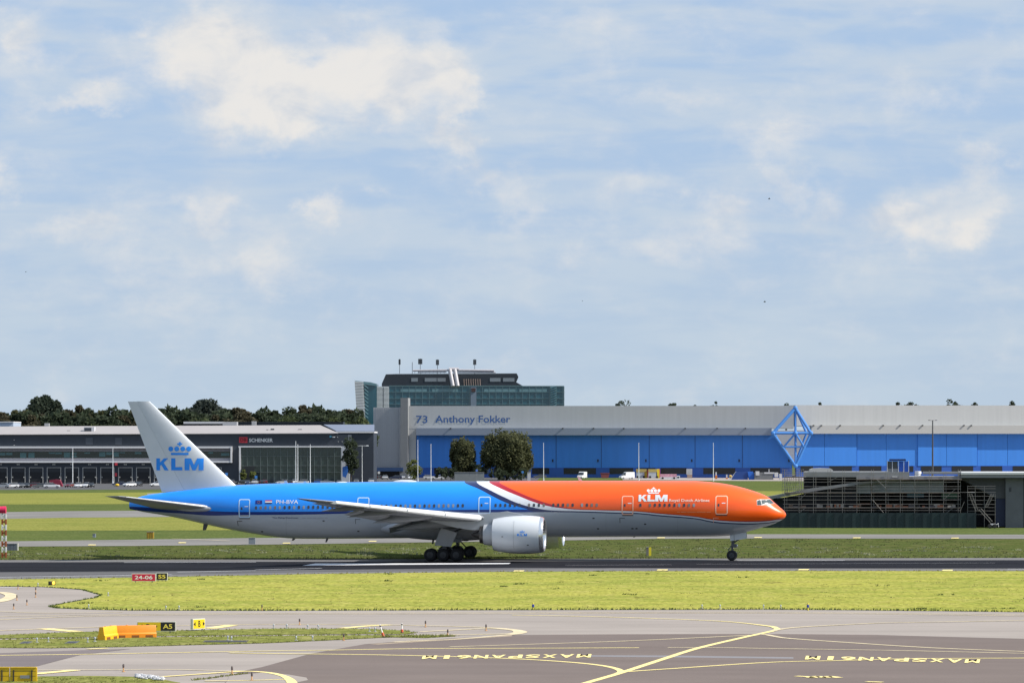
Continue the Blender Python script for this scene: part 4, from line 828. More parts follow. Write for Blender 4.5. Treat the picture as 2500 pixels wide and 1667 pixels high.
flat([(623.8, 1220.8), (640, 1220.8), (640, 1229.8), (623.8, 1229.8)], M('flag_dark_blue', (.004, .02, .22), .4), 'flag')
(xa, za) = LS(631.8, 1225.2)
for k in range(12):
    q = [(xa + .13 * math.cos(R(30 * k)) + .028 * math.cos(R(72 * i)), za + .13 * math.sin(R(30 * k)) + .028 * math.sin(R(72 * i))) for i in range(5)]
    conform(q, [tuple(range(5))], .026, 'flag_star', M('flag_star', (.45, .25, .10), .5), fus, cut=1)
for (ya, yb, m_) in ((1220.4, 1223.3, M('flag_red', (.5, .02, .03), .4)), (1223.3, 1226.2, m_logow), (1226.2, 1229.2, M('flag_navy', (.008, .02, .12), .4))):
    flat([(647.5, ya), (664.2, ya), (664.2, yb), (647.5, yb)], m_, 'flag_stripe')
KP = {'K': [(0, 0), (.3, 0), (.3, .36), (.40, .46), (.66, 0), (1, 0), (.60, .64), (.97, 1), (.62, 1), (.3, .66), (.3, 1), (0, 1)], 'L': [(0, 0), (1, 0), (1, .27), (.38, .27), (.38, 1), (0, 1)],
      'M': [(0, 0), (.26, 0), (.26, .58), (.41, 0), (.59, 0), (.74, .58), (.74, 0), (1, 0), (1, 1), (.66, 1), (.5, .42), (.34, 1), (0, 1)]}
def logo(px, yt, yb, crown_box, conv, off, mat, parent, yf):
    """three block letters and a crown of four balls, a bar and a cross; conv maps pixels to (x, z)"""
    pts, fs = [], []
    def poly(q): k = len(pts); pts.extend(q); fs.append(tuple(range(k, k + len(q))))
    for ch, a, b in px:
        (xa, zt), (xb, zb) = conv(a, yt), conv(b, yb); poly([(xa + u * (xb - xa), zb + v * (zt - zb)) for u, v in KP[ch]])
    cx0, cx1, cy0, cy1 = crown_box; w = cx1 - cx0; h = cy1 - cy0
    def C(u, v): return conv(cx0 + u * w, cy0 + v * h)
    for u in (.115, .37, .63, .885): poly([C(u + .108 * math.cos(R(30 * i)), .53 + .108 * w / h * math.sin(R(30 * i))) for i in range(12)])
    poly([C(.12, .82), C(.88, .82), C(.88, 1), C(.12, 1)])
    poly([C(.46, .0), C(.54, .0), C(.54, .10), C(.61, .10), C(.61, .20), C(.54, .20), C(.54, .32), C(.46, .32), C(.46, .20), C(.39, .20), C(.39, .10), C(.46, .10)])
    return conform(pts, fs, off, 'airline_logo', mat, parent, yf=yf)
logo((('K', 1559.5, 1579.5), ('L', 1581, 1598.5), ('M', 1600, 1629.5)), 1207.5, 1223.7, (1579, 1612.5, 1189.5, 1204.5), LS, .022, m_logow, fus, None)

# antennas, satellite hump, drains
def blade(pix, y, th, name, mat, parent=jet):
    q = [L(a, b, y) for a, b in pix]; mb = MB(); mb.prism([(x, y - th / 2, z) for x, z in q], (0, th, 0)); return build(mb, name, mat, parent, local=True)
xa, xb = LX(958), LX(1020); mb = MB(); mb.ball(((xa + xb) / 2, 0, ztop((xa + xb) / 2) - .06), (xb - xa) / 2, .55, .26, 20, 10); build(mb, 'antenna_hump', m_white, jet, 40, local=True)
xa, xb = LX(820), LX(850); mb = MB(); mb.ball(((xa + xb) / 2, 0, ztop((xa + xb) / 2) - .08), (xb - xa) / 2, .4, .17, 16, 8); build(mb, 'antenna_hump', m_white, jet, 40, local=True)
blade([(1409, 1162), (1414, 1162), (1423, 1175), (1414, 1175)], 0, .05, 'blade_antenna', m_white)
blade([(694, 1173), (700, 1173), (704, 1180), (694, 1180)], 0, .05, 'blade_antenna', m_white)
blade([(741, 1174), (746, 1174), (751, 1180), (742, 1180)], 0, .05, 'blade_antenna', m_white)
for q in ([(497, 1276), (508, 1280), (503, 1293), (495, 1294)], [(715, 1312), (724, 1312), (717, 1319), (712, 1319)], [(797, 1312), (803, 1312), (798, 1323), (794, 1323)], [(1056, 1314), (1061, 1314), (1058, 1328), (1054, 1327)], [(1545, 1308), (1552, 1308), (1550, 1311), (1546, 1311)]):
    blade(q, 0, .05, 'belly_antenna', m_dark)
for p in ((1449, 1264.5), (1554, 1289.5), (1544, 1289.5), (1575, 1278.7), (790, 1271), (640, 1297), (875, 1296), (1460, 1290)):
    x, z = LS(*p); conform([(x - .12, z - .07), (x + .12, z - .07), (x + .12, z + .07), (x - .12, z + .07)], [(0, 1, 2, 3)], .012, 'access_port', m_dark, fus)
for px_, a, b in ((1655, 1262, 1300), (930, 1256, 1300), (700, 1260, 1306), (1330, 1252, 1300), (1790, 1282, 1300), (1480, 1254, 1300)):
    (xa, za), (xb, zb) = LS(px_, a), LS(px_, b); conform([(xa - .012, za), (xa + .012, za), (xb + .012, zb), (xb - .012, zb)], [(0, 1, 2, 3)], .008, 'skin_seam', M('seam_grey', (.3, .32, .34), .6), fus)

# aerofoil loft
def foil(t, n=12, cam=0.0):
    xs_ = [.5 * (1 - math.cos(math.pi * i / n)) for i in range(n + 1)]
    th = [5 * t * (.2969 * math.sqrt(x) - .126 * x - .3516 * x * x + .2843 * x ** 3 - .1036 * x ** 4) for x in xs_]
    return [(xs_[i], th[i] + cam * 4 * xs_[i] * (1 - xs_[i])) for i in range(n, -1, -1)] + [(xs_[i], -th[i] + cam * 4 * xs_[i] * (1 - xs_[i])) for i in range(1, n)]
def wing_rings(secs, a=0.0, b=1.0, cam=0.0):
    """secs: (y, x_le, x_te, z_le, thickness, incidence in degrees)"""
    out = []
    for y, xl, xt, z, t, inc in secs:
        c = xl - xt; pr = foil(t, 12, cam); ring = []
        for u, v in pr:
            u2 = a + (b - a) * u; ca, sa = math.cos(R(inc)), math.sin(R(inc))
            ring.append((xl - c * (u2 * ca), y, z + c * v - c * u2 * sa))
        out.append(ring)
    return out
WS = [(-1.5, 3.9, -11.7, 4.12, .13, 1.6), (-3.1, 3.05, -11.5, 4.28, .125, 1.4), (-6.5, .55, -11.0, 4.58, .12, 1.2), (-9.6, -1.7, -10.6, 4.86, .115, .8), (-14.5, -5.2, -12.4, 5.36, .11, .3), (-20, -9.15, -14.5, 5.96, .10, -.2), (-25, -12.75, -16.5, 6.50, .10, -.6), (-29, -15.65, -18.1, 6.95, .095, -.8), (-31.2, -17.2, -18.55, 7.18, .09, -1), (-32.4, -18.35, -18.75, 7.33, .08, -1)]
def at_span(y):
    for i in range(len(WS) - 1):
        a, b = WS[i], WS[i + 1]
        if b[0] <= y <= a[0]:
            t = (y - a[0]) / (b[0] - a[0]); return [a[k] + (b[k] - a[k]) * t for k in range(6)]
def make_wing(sg):
    fl = lambda q: [[(x, y * -sg, z) for x, y, z in r] for r in q]      # sg -1: near side
    mb = MB(); mb.loft(fl(wing_rings(WS, cam=.015))); w = build(mb, 'wing', m_wing, jet, 40, local=True)
    for ya, yb, dr in ((-3.3, -8.9, .16), (-10.6, -15.2, .20), (-15.35, -20.0, .18), (-20.15, -24.6, .16), (-24.75, -28.7, .14)):
        secs = []
        for k in range(4):
            y, xl, xt, z, t, inc = at_span(ya + (yb - ya) * k / 3); c = xl - xt; sc = .10 * c + .45
            secs.append((y, xl + .34, xl + .34 - sc, z - dr * .45, .50 * (.62 if c > 9 else 1.0), 8))
        mb = MB(); mb.loft(fl(wing_rings(secs, cam=.06))); build(mb, 'slat', m_slat, w, 50, local=True)
    for ya, yb, ch, ang in ((-3.6, -9.2, 2.6, 19), (-9.35, -11.2, 2.2, 10), (-11.35, -20.3, 1.75, 17)):
        secs = []
        for k in range(3):
            y, xl, xt, z, t, inc = at_span(ya + (yb - ya) * k / 2); c = xl - xt; zt = z - c * math.sin(R(inc)); secs.append((y, xt + .55, xt + .55 - ch, zt - .10, .13, ang))
        mb = MB(); mb.loft(fl(wing_rings(secs))); build(mb, 'flap', m_flap, w, 40, local=True)
    y0 = at_span(-20.5); y1 = at_span(-27.5); mb = MB(); mb.loft(fl(wing_rings([(y0[0], y0[2] + .25, y0[2] - .75, y0[3] - .05, .12, 3), (y1[0], y1[2] + .2, y1[2] - .5, y1[3] - .02, .12, 3)]))); build(mb, 'aileron', m_lgrey, w, 40, local=True)
    for y, xf, xr, zf, zr, rad in ((-19, -9.8, -15.6, 5.75, 5.12, .36), (-14, -6.6, -13.6, 5.15, 4.40, .44), (-8.2, -4.2, -11.9, 4.35, 3.55, .52), (-23.6, -13.0, -17.6, 6.15, 5.85, .24)):
        mb = MB(); rg = []
        for k in range(13):
            t = k / 12; r = rad * max(.03, math.sin(math.pi * (.04 + .92 * t) ** .8)) ; x = xf + (xr - xf) * t; z = zf + (zr - zf) * t ** 1.6
            rg.append([(x, (y + r * .55 * math.cos(2 * math.pi * i / 14)) * -sg, z + r * math.sin(2 * math.pi * i / 14)) for i in range(14)])
        mb.loft(rg); build(mb, 'flap_track_fairing', m_wing, w, 40, local=True)
    mb = MB(); mb.ball((-17.6, -30.9 * -sg, 7.12), .25, .1, .07, 8, 6); build(mb, 'wingtip_light', m_alu, w, local=True)
    # pylon
    prof = [(3.1, 5.10), (.6, 5.62), (-1.6, 5.35), (-6.5, 5.0), (-8.6, 4.75), (-7.0, 4.30), (-5.0, 3.80), (-3.2, 3.55), (-1.4, 3.62), (.6, 4.45)]
    mb = MB(); mb.prism([(x, -9.6 * -sg - .24, z) for x, z in prof], (0, .48, 0)); build(mb, 'engine_pylon', m_lgrey, w, 30, local=True)
    return w
wing_n = make_wing(-1); wing_f = make_wing(1)
# belly fairing
mb = MB(); rings = []; xa, xb = LX(922), LX(1296)
for k in range(25):
    t = k / 24; x = xa + (xb - xa) * t; s_ = math.sin(math.pi * t) ** .55 if 0 < t < 1 else .02
    hw = 1.9 + 1.55 * s_; zb = 3.3 - 1.18 * s_; zt = 4.2 + .95 * s_
    rings.append([(x, hw * math.copysign(abs(math.cos(2 * math.pi * i / 40)) ** .75, math.cos(2 * math.pi * i / 40)), (zb + zt) / 2 + (zt - zb) / 2 * math.copysign(abs(math.sin(2 * math.pi * i / 40)) ** .8, math.sin(2 * math.pi * i / 40))) for i in range(40)])
mb.loft(rings); build(mb, 'belly_fairing', m_lgrey, jet, 50, local=True)
# engines
def make_engine(y):
    o = (0, y, 3.05); mb = MB()
    mb.lathe([(4.35, 1.985), (4.0, 2.03), (3.3, 2.085), (2.4, 2.11), (1.4, 2.07), (.4, 1.97), (-.3, 1.85), (-.85, 1.72), (-.85, 1.66), (.2, 1.7)], o, n=48, caps=False)
    e = build(mb, 'engine', m_white, jet, 40, local=True)
    mb = MB(); mb.lathe([(4.34, 1.984), (4.6, 1.93), (4.74, 1.85), (4.8, 1.75), (4.77, 1.65), (4.6, 1.58), (4.2, 1.56)], o, n=48, caps=False); build(mb, 'inlet_lip', m_alu, e, 60, local=True)
    mb = MB(); mb.lathe([(4.2, 1.558), (3.2, 1.62), (3.0, 1.63)], o, n=48, caps=False); build(mb, 'inlet_duct', m_lgrey, e, 60, local=True)
    mb = MB(); mb.lathe([(2.9, 1.63), (2.88, .05)], o, n=32, caps=True)
    for k in range(22):
        a = 2 * math.pi * k / 22; ca, sa = math.cos(a), math.sin(a); cb2, sb2 = math.cos(a + .2), math.sin(a + .2)
        mb.add([(2.95, y + .4 * ca, o[2] + .4 * sa), (2.95, y + 1.6 * ca, o[2] + 1.6 * sa), (3.2, y + 1.6 * cb2, o[2] + 1.6 * sb2), (3.25, y + .4 * cb2, o[2] + .4 * sb2)], [(0, 1, 2, 3)])
    build(mb, 'fan', m_dark, e, local=True)
    mb = MB(); mb.lathe([(3.0, .42), (3.4, .30), (3.7, .12), (3.75, .02)], o, n=16); build(mb, 'spinner', m_black, e, 40, local=True)
    mb = MB(); mb.lathe([(.6, 1.30), (-.85, 1.26), (-1.9, 1.12), (-1.95, 1.04)], o, n=40, caps=True); build(mb, 'core_cowl', m_lgrey, e, 40, local=True)
    mb = MB(); mb.lathe([(-1.8, 1.03), (-2.35, .95), (-2.36, .88), (-1.8, .9)], o, n=32, caps=False); build(mb, 'exhaust_nozzle', m_dark, e, 40, local=True)
    mb = MB(); mb.lathe([(-1.7, .62), (-2.4, .5), (-3.3, .1), (-3.35, .01)], o, n=24); build(mb, 'exhaust_cone', m_dark, e, 40, local=True)
    sg = -1 if y < 0 else 1
    ny = lambda x, z, off: y - math.sqrt(max(0, 2.09 ** 2 - (z - 3.05) ** 2)) - off - .02
    cv = lambda px, py: L(px, py, y - 2.0)
    if y < 0:
        logo((('K', 1262.5, 1269.5), ('L', 1271, 1277.5), ('M', 1279, 1287)), 1302, 1308, (1269, 1281.5, 1294, 1300.5), cv, .012, m_logo, e, ny)
        for q in ([(1226.5, 1309.5, .09)], [(1288, 1330, .1)]):
            x, z = cv(*q[0][:2]); r = q[0][2]; conform([(x - r, z - r * .5), (x + r, z - r * .5), (x + r, z + r * .5), (x - r, z + r * .5)], [(0, 1, 2, 3)], .012, 'cowl_latch', m_dark, e, yf=ny)
        for px_ in (1253.5, 1322.5):
            x, _ = cv(px_, 1300); conform([(x - .014, 1.55), (x + .014, 1.55), (x + .014, 4.6), (x - .014, 4.6)], [(0, 1, 2, 3)], .006, 'cowl_seam', M('seam_grey', (.3, .32, .34), .6), e, yf=ny)
    # strake
    mb = MB(); mb.prism([(2.2, y + sg * -1.3, 4.62), (.6, y + sg * -1.3, 4.70), (.5, y + sg * -1.62, 5.12), (1.4, y + sg * -1.6, 5.0)], (0, .03, 0)); build(mb, 'strake', m_white, e, local=True)
make_engine(-9.6); make_engine(9.6)

# fin and rudder
def fin_edge(z):
    le = [L(365, 979), L(574, 1182)]; te = [L(312.7, 981), L(395.6, 1201)]; hg = [L(335.5, 981.5), L(449, 1191)]
    f = lambda e: e[0][0] + (e[1][0] - e[0][0]) * (z - e[0][1]) / (e[1][1] - e[0][1]); return f(le), f(te), f(hg)
ZF0, ZF1 = 7.2, L(340, 979.5)[1]
def fin_t(x, z):
    a, b, _ = fin_edge(z); c = a - b; u = min(max((a - x) / c, 0.0), 1.0); t = .105
    return c * 5 * t * (.2969 * math.sqrt(u) - .126 * u - .3516 * u * u + .2843 * u ** 3 - .1036 * u ** 4)
def fin_part(lo, hi, name, mat, zs):
    rings = []
    for z in zs:
        a, b, h_ = fin_edge(z); xa = a if lo == 0 else h_ - .03; xb = h_ if lo == 0 else b; n = 14; ring = []
        xs_ = [xa + (xb - xa) * .5 * (1 - math.cos(math.pi * i / n)) for i in range(n + 1)]
        for x in xs_: ring.append((x, -max(fin_t(x, z), .006), z))
        for x in xs_[::-1][1:-1] if lo == 0 else xs_[::-1]: ring.append((x, max(fin_t(x, z), .006), z))
        rings.append(ring)
    mb = MB(); mb.loft(rings); return build(mb, name, mat, jet, 40, local=True)
zs = [ZF0 + (ZF1 - ZF0) * i / 10 for i in range(11)]
fin = fin_part(0, 1, 'tail_fin', m_white, zs)
rud = fin_part(1, 1, 'rudder', M('rudder_white', (.635, .655, .68), .35, coat=.3, var=.03, vscale=.5), [7.55 + (ZF1 - .02 - 7.55) * i / 10 for i in range(11)])
fy = lambda x, z, off: -fin_t(x, z) - off - .012
logo((('K', 380.3, 411), ('L', 417.3, 445), ('M', 450.5, 497)), 1118.3, 1147.7, (410, 467, 1078.5, 1110.5), lambda a, b: L(a, b, -.4), .012, m_logo, fin, fy)
# tailplane
for sg in (-1, 1):
    secs = [(1.2 * sg, -33.2, -41.0, 5.72, .11, 0), (2.2 * sg, -34.3, -41.3, 5.90, .10, 0), (10.4 * sg, -41.9, -44.15, 7.12, .09, -1), (10.8 * sg, -42.6, -44.3, 7.18, .07, -1)]
    mb = MB(); mb.loft(wing_rings(secs)); s1 = build(mb, 'tailplane', m_wing, jet, 40, local=True)
    mb = MB(); mb.loft([[(x + .06, y, z) for x, y, z in r] for r in wing_rings([(s[0], s[1], s[1] - (s[1] - s[2]) * .09 - .12, s[3], .55 * .55, 0) for s in secs[1:3]])]); build(mb, 'leading_edge', m_slat, s1, 50, local=True)
    mb = MB(); mb.ball((-35.6, 2.05 * sg, 5.72), 2.6, .5, .38, 18, 10); build(mb, 'root_fairing', m_lgrey, s1, 40, local=True)
mb = MB(); mb.ball((XT + .05, 0, (ztop(XT) + zbot(XT)) / 2), .12, .17, .30, 12, 8); build(mb, 'exhaust_outlet', m_dark, jet, 40, local=True)

# wheels and undercarriage
def wheel(x, y, z, r, w, parent, face):
    mb = MB(); mb.lathe([(-w / 2, r * .60), (-w / 2 * .98, r * .86), (-w * .36, r * .97), (-w * .15, r), (w * .15, r), (w * .36, r * .97), (w / 2 * .98, r * .86), (w / 2, r * .60)], (x, y, z), 'y', 28)
    t = build(mb, 'wheel', m_tyre, parent, 40, local=True)
    mb = MB(); mb.lathe([(-w / 2 - .012, r * .52), (-w / 2 - .03, r * .42), (-w / 2 - .01, r * .22), (-w / 2 - .05, r * .12), (w / 2 + .05, r * .12), (w / 2 + .01, r * .22), (w / 2 + .03, r * .42), (w / 2 + .012, r * .52)], (x, y, z), 'y', 20); build(mb, 'rim', face, t, 40, local=True)
RW = .70
for sg in (-1, 1):
    gx = LX(1084, -5.5) + .0; gy = 5.5 * sg; mb = MB()
    mb.tube((gx + .1, gy, .72), (gx - .15, gy, 3.1), .17, .19, 14); mb.tube((gx - .15, gy, 2.2), (gx - .35, gy * .98, 4.9), .26, .30, 14)
    g = build(mb, 'main_landing_gear', m_strut, jet, 40, local=True)
    mb = MB(); mb.obox((gx, gy), 3.5, .24, .60, .86); mb.tube((gx + 1.35, gy, .85), (gx + .25, gy, 2.0), .07, n=8); mb.tube((gx - 1.3, gy, .85), (gx - .1, gy, 1.5), .06, n=8); build(mb, 'bogie_beam', m_strut, g, local=True)
    mb = MB(); mb.tube((gx - .15, gy, 2.4), (gx + 2.4, gy - sg * 1.4, 4.0), .11, n=10); mb.tube((gx - .15, gy, 2.6), (gx - .5, gy - sg * 2.4, 3.8), .10, n=10); mb.tube((gx + .2, gy - .3 * sg, 1.2), (gx + .35, gy - .2 * sg, 2.2), .04, n=6); build(mb, 'side_brace', m_strut, g, local=True)
    for k in (-1, 0, 1):
        for dy_ in (-.68, .68): wheel(gx + k * 1.46, gy + dy_, RW, RW, .5, g, m_rim)
    q = [(1077, 1288), (1116, 1300), (1101, 1334), (1060, 1331)] if sg < 0 else [(1077, 1292), (1110, 1300), (1101, 1328), (1066, 1326)]
    qq = [L(a, b, -6.5) for a, b in q]; mb = MB(); mb.prism([(x, 6.5 * sg - .04 + (z - 3) * .12 * sg, z) for x, z in qq], (0, .07, 0)); build(mb, 'gear_door', m_lgrey, g, local=True)
    mb = MB(); mb.prism([(gx - 1.4, 2.4 * sg, 2.45), (gx + 1.7, 2.4 * sg, 2.45), (gx + 1.6, 2.9 * sg, 2.0), (gx - 1.2, 2.9 * sg, 2.0)], (0, .06 * sg, 0)); build(mb, 'bay_door', m_lgrey, g, local=True)
nx = LX(1787); mb = MB(); mb.tube((nx, 0, .5), (nx + .05, 0, 1.7), .11, .12, 12); mb.tube((nx + .05, 0, 1.5), (nx + .25, 0, 3.4), .17, .18, 12); mb.tube((nx - .05, -.42, .58), (nx - .05, .42, .58), .08, n=8)
ng = build(mb, 'nose_landing_gear', m_strut, jet, 40, local=True)
for y in (-.40, .40): wheel(nx, y, .58, .58, .36, ng, m_rim)
mb = MB(); mb.tube((nx - .05, 0, .75), (nx - .42, 0, 1.2), .05, n=8); mb.tube((nx - .42, 0, 1.2), (nx - .02, 0, 1.65), .05, n=8); mb.obox((nx + .30, 0), .45, .5, 1.45, 1.85); mb.tube((nx + .1, 0, 1.9), (nx + 1.5, 0, 2.9), .08, n=8); build(mb, 'torque_link', m_strut, ng, local=True)
for y in (-.22, .22):
    mb = MB(); mb.lathe([(0, .02), (.06, .13), (.12, .14), (.14, .10)], (nx + .5, y, 1.65), 'x', 14); build(mb, 'taxi_light', m_alu, ng, 40, local=True)
for y in (-.62, .62):
    q = [L(a, b, -.62) for a, b in ((1792.5, 1303), (1821.4, 1299), (1822, 1314), (1793, 1318.5))]; mb = MB(); mb.prism([(x, y - .02, z) for x, z in q], (0, .04, 0)); build(mb, 'nose_gear_door', m_white, ng, local=True)
    q = [L(a, b, -.62) for a, b in ((1781.6, 1305), (1791.5, 1303.2), (1792, 1318.7), (1783, 1320))]; mb = MB(); mb.prism([(x, y - .02, z) for x, z in q], (0, .04, 0)); build(mb, 'nose_gear_door', m_white, ng, local=True)
# ------------------------------------------------------------------ half-built viaduct with scaffolding, right
VD = 585.0; vf = Fac(2100, VD, -5); X, Y, _ = W(2100, 0, VD)
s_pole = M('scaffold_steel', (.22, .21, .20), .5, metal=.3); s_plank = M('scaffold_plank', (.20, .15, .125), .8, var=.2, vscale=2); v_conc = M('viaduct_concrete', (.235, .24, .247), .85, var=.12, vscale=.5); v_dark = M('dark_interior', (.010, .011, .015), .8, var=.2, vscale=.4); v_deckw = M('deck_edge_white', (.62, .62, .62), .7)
zq = lambda a, b: (1880 + a / 3.794, 1100 + b / 3.794)
via = empty('viaduct', (X, Y, 0)); tag(via, 'unfinished concrete viaduct in dark shade behind scaffolding at the right', 'viaduct')
def vbox(name, mat, a, b, c, d_, o0, o1, par=None):
    p0, p1 = zq(a, b), zq(c, d_ if d_ is not None else 0); return vf.part(name, mat, par or via, p0[0], p0[1], p1[0], p1[1] if d_ is not None else None, o0, o1)
vbox('deck', v_conc, 1770, 218, 2900, 250, -16, 1.2); vbox('deck_edge', v_deckw, 1770, 200, 2900, 219, -16, 1.35)
vbox('deck', v_conc, 312, 196, 1290, 244, -14, .3); vbox('deck', v_conc, 800, 240, 1778, 262, -14, .6)
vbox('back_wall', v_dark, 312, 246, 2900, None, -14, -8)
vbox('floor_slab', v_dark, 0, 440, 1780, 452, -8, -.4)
for (a, b, c, d_) in ((800, 300, 935, 396), (945, 282, 1075, 384), (1075, 282, 1205, 384), (1205, 281, 1340, 384), (1340, 280, 1474, 384), (1474, 280, 1610, 384)):
    vbox('shuttering_sheet', M('sheet_pale', (.27, .29, .30), .6, var=.22, vscale=.6, stretch=(1, 1, .4)), a, b, c - 3, d_, -1.5, -1.3)
for a, b, c, d_, m_ in ((655, 402, 800, 438, (.05, .085, .08)), (1270, 395, 1425, 432, (.04, .085, .10)), (1590, 395, 1735, 442, (.035, .085, .045))): vbox('debris_net', M('net_%d' % a, m_, .7), a, b, c, d_, -1.5, -1.4)
beam = [zq(*q) for q in ((-60, 430), (0, 420), (400, 345), (800, 292), (1290, 252), (1290, 268), (800, 316), (400, 375), (0, 448), (-60, 462))]
mb = MB(); mb.prism([vf.pt(a, b, .2) for a, b in beam][::-1], (0, 1.4, 0)); build(mb, 'ramp_edge', v_conc, via)
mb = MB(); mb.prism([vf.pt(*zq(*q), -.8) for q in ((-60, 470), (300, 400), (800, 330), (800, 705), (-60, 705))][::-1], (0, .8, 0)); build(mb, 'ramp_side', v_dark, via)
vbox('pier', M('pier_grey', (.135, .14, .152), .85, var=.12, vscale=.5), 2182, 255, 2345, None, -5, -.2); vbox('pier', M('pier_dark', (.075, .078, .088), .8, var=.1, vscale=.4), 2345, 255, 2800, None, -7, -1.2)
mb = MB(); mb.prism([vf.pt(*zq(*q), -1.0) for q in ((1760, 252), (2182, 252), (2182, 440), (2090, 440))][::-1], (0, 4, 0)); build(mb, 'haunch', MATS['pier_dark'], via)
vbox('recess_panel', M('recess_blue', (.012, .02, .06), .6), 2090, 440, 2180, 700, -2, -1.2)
for k in range(4): vbox('pier_vent', v_dark, 2212, 340 + k * 11, 2236, 345 + k * 11, -.2, -.15)
vbox('parapet', v_conc, 1420, 196, 1775, 215, -6, -.4); vbox('rubble_edge', v_deckw, 1130, 236, 1180, 244, .6, .75)
vbox('rebar_pile', M('rusty_debris', (.14, .07, .045), .9, var=.4, vscale=3), 830, 483, 940, 500, -1.6, -.9)
# scaffold
sc = empty('scaffolding', tuple(vf.pt(2100, 1251, 1.6)[:2]) + (0,)); tag(sc, 'steel tube scaffolding with plank decks along the unfinished viaduct', 'scaffolding')
def pole(a, b, c, d_, out, r=.035, name='scaffold_tube', par=None, mat=None):
    mb = MB(); p0 = vf.pt(*zq(a, b), out); p1 = vf.pt(*zq(c, d_), out) if d_ is not None else vf.pt(*zq(c, b), out)[:2] + (0.0,)
    mb.tube(p0, p1, r, n=5); return build(mb, name, mat or s_pole, par or sc)
for k in range(13):
    a = 134 * (k + 1)
    for out in (1.6, .7): pole(a + (0 if out > 1 else 22), 172 + 8 * (k % 3), a + (0 if out > 1 else 22), None, out, .034)
for y in (215, 262, 290, 330, 352, 385, 420, 455, 493, 525, 552): pole(120, y, 1765, y, 1.6, .026)
for a, b, c, d_ in ((985, 262, 1072, 345), (950, 455, 1050, 572), (270, 455, 330, 400), (1610, 450, 1720, 350), (1640, 570, 1700, 525), (270, 572, 330, 525), (536, 290, 620, 245)): pole(a, b, c, d_, 1.65, .03)
for y, a, c in ((386, 130, 800), (386, 930, 1760), (525, 130, 1760), (240, 130, 320), (262, 800, 1780)):
    n = int((c - a) / 134) + 1
    for k in range(n):
        x0 = a + (c - a) * k / n; vbox('scaffold_plank', s_plank, x0 + 1, y, a + (c - a) * (k + 1) / n - 1, y + 8, .6, 1.55, sc)
rz_ = random.Random(3)
for k in range(46):
    a = rz_.uniform(140, 1740); w = rz_.uniform(12, 60); hgt = rz_.uniform(6, 34); vbox('stored_material', M('clutter_%d' % (k % 4), ((.24, .095, .055), (.18, .12, .09), (.30, .27, .25), (.08, .07, .075))[k % 4], .9), a, 524 - hgt, a + w, 524.5, .7, .7 + rz_.uniform(.2, .7), sc)
for k in range(11):    # left tower
    a = 118 + k * 19; pole(a, 165 + (k * 7) % 22, a + rz_.uniform(-6, 6), 400, .8, .025)
for y in (175, 200, 222, 270, 300, 330, 360): pole(108, y, 318, y + rz_.uniform(-4, 4), 1.0, .025)
for k in range(9): pole(120 + k * 20, 250, 150 + k * 18, 390, .4, .022)
vbox('scaffold_plank', M('plank_pale', (.42, .40, .38), .8), 150, 238, 330, 244, .5, 1.5, sc)
# stair tower at the pier
stair = empty('stair_tower', tuple(vf.pt(2390, 1200, 2.2)[:2]) + (0,)); tag(stair, 'scaffold stair tower with ladders beside the concrete pier', 'scaffolding')
for a in (1830, 1900, 1985, 2085):
    for out in (2.6, 1.2): pole(a, 325 if a < 2080 else 400, a, None, out, .03, par=stair)
for y in (328, 350, 384, 420, 458, 495, 525, 556, 590): pole(1760 if y == 384 else 1828, y, 2090, y, 2.6, .024, par=stair)
for a, b, c, d_ in ((1842, 400, 1905, 560), (1868, 400, 1930, 560), (1990, 520, 2050, 395), (2015, 520, 2075, 395), (1935, 545, 2040, 665), (1955, 535, 2060, 655), (1800, 470, 1760, 560)): pole(a, b, c, d_, 2.7, .035, 'ladder_rail', stair)
for k in range(12): t = k / 12; pole(1842 + 63 * t, 400 + 160 * t, 1868 + 62 * t, 400 + 160 * t, 2.7, .018, 'ladder_rung', stair); pole(1935 + 105 * t, 545 + 120 * t, 1955 + 105 * t, 535 + 120 * t, 2.7, .018, 'ladder_rung', stair); pole(1990 + 60 * t, 520 - 125 * t, 2015 + 60 * t, 520 - 125 * t, 2.7, .018, 'ladder_rung', stair)
vbox('landing', M('plank_pale', (.42, .40, .38), .8), 1825, 382, 1905, 388, 1.2, 2.6, stair)
# hoarding, panel by panel
hoard = empty('hoarding', tuple(vf.pt(2150, 1251, 3.0)[:2]) + (0,)); tag(hoard, 'dark green panel hoarding along the foot of the scaffolding', 'fence')
m_h = [M('hoarding_green_%d' % i, c, .6, var=.1, vscale=.6) for i, c in enumerate(((.008, .023, .027), (.010, .027, .030), (.0065, .019, .024)))]
for k in range(24): a = -60 + k * 82; vbox('panel', m_h[k % 3], a + 1, 573 + (k * 3) % 4, a + 80, None, 2.8 - (k % 2) * .03, 3.0 - (k % 2) * .03, hoard)
for k in range(25): a = -61 + k * 82; vbox('post', m_h[2], a - 2, 570, a + 2, None, 3.0, 3.08, hoard)
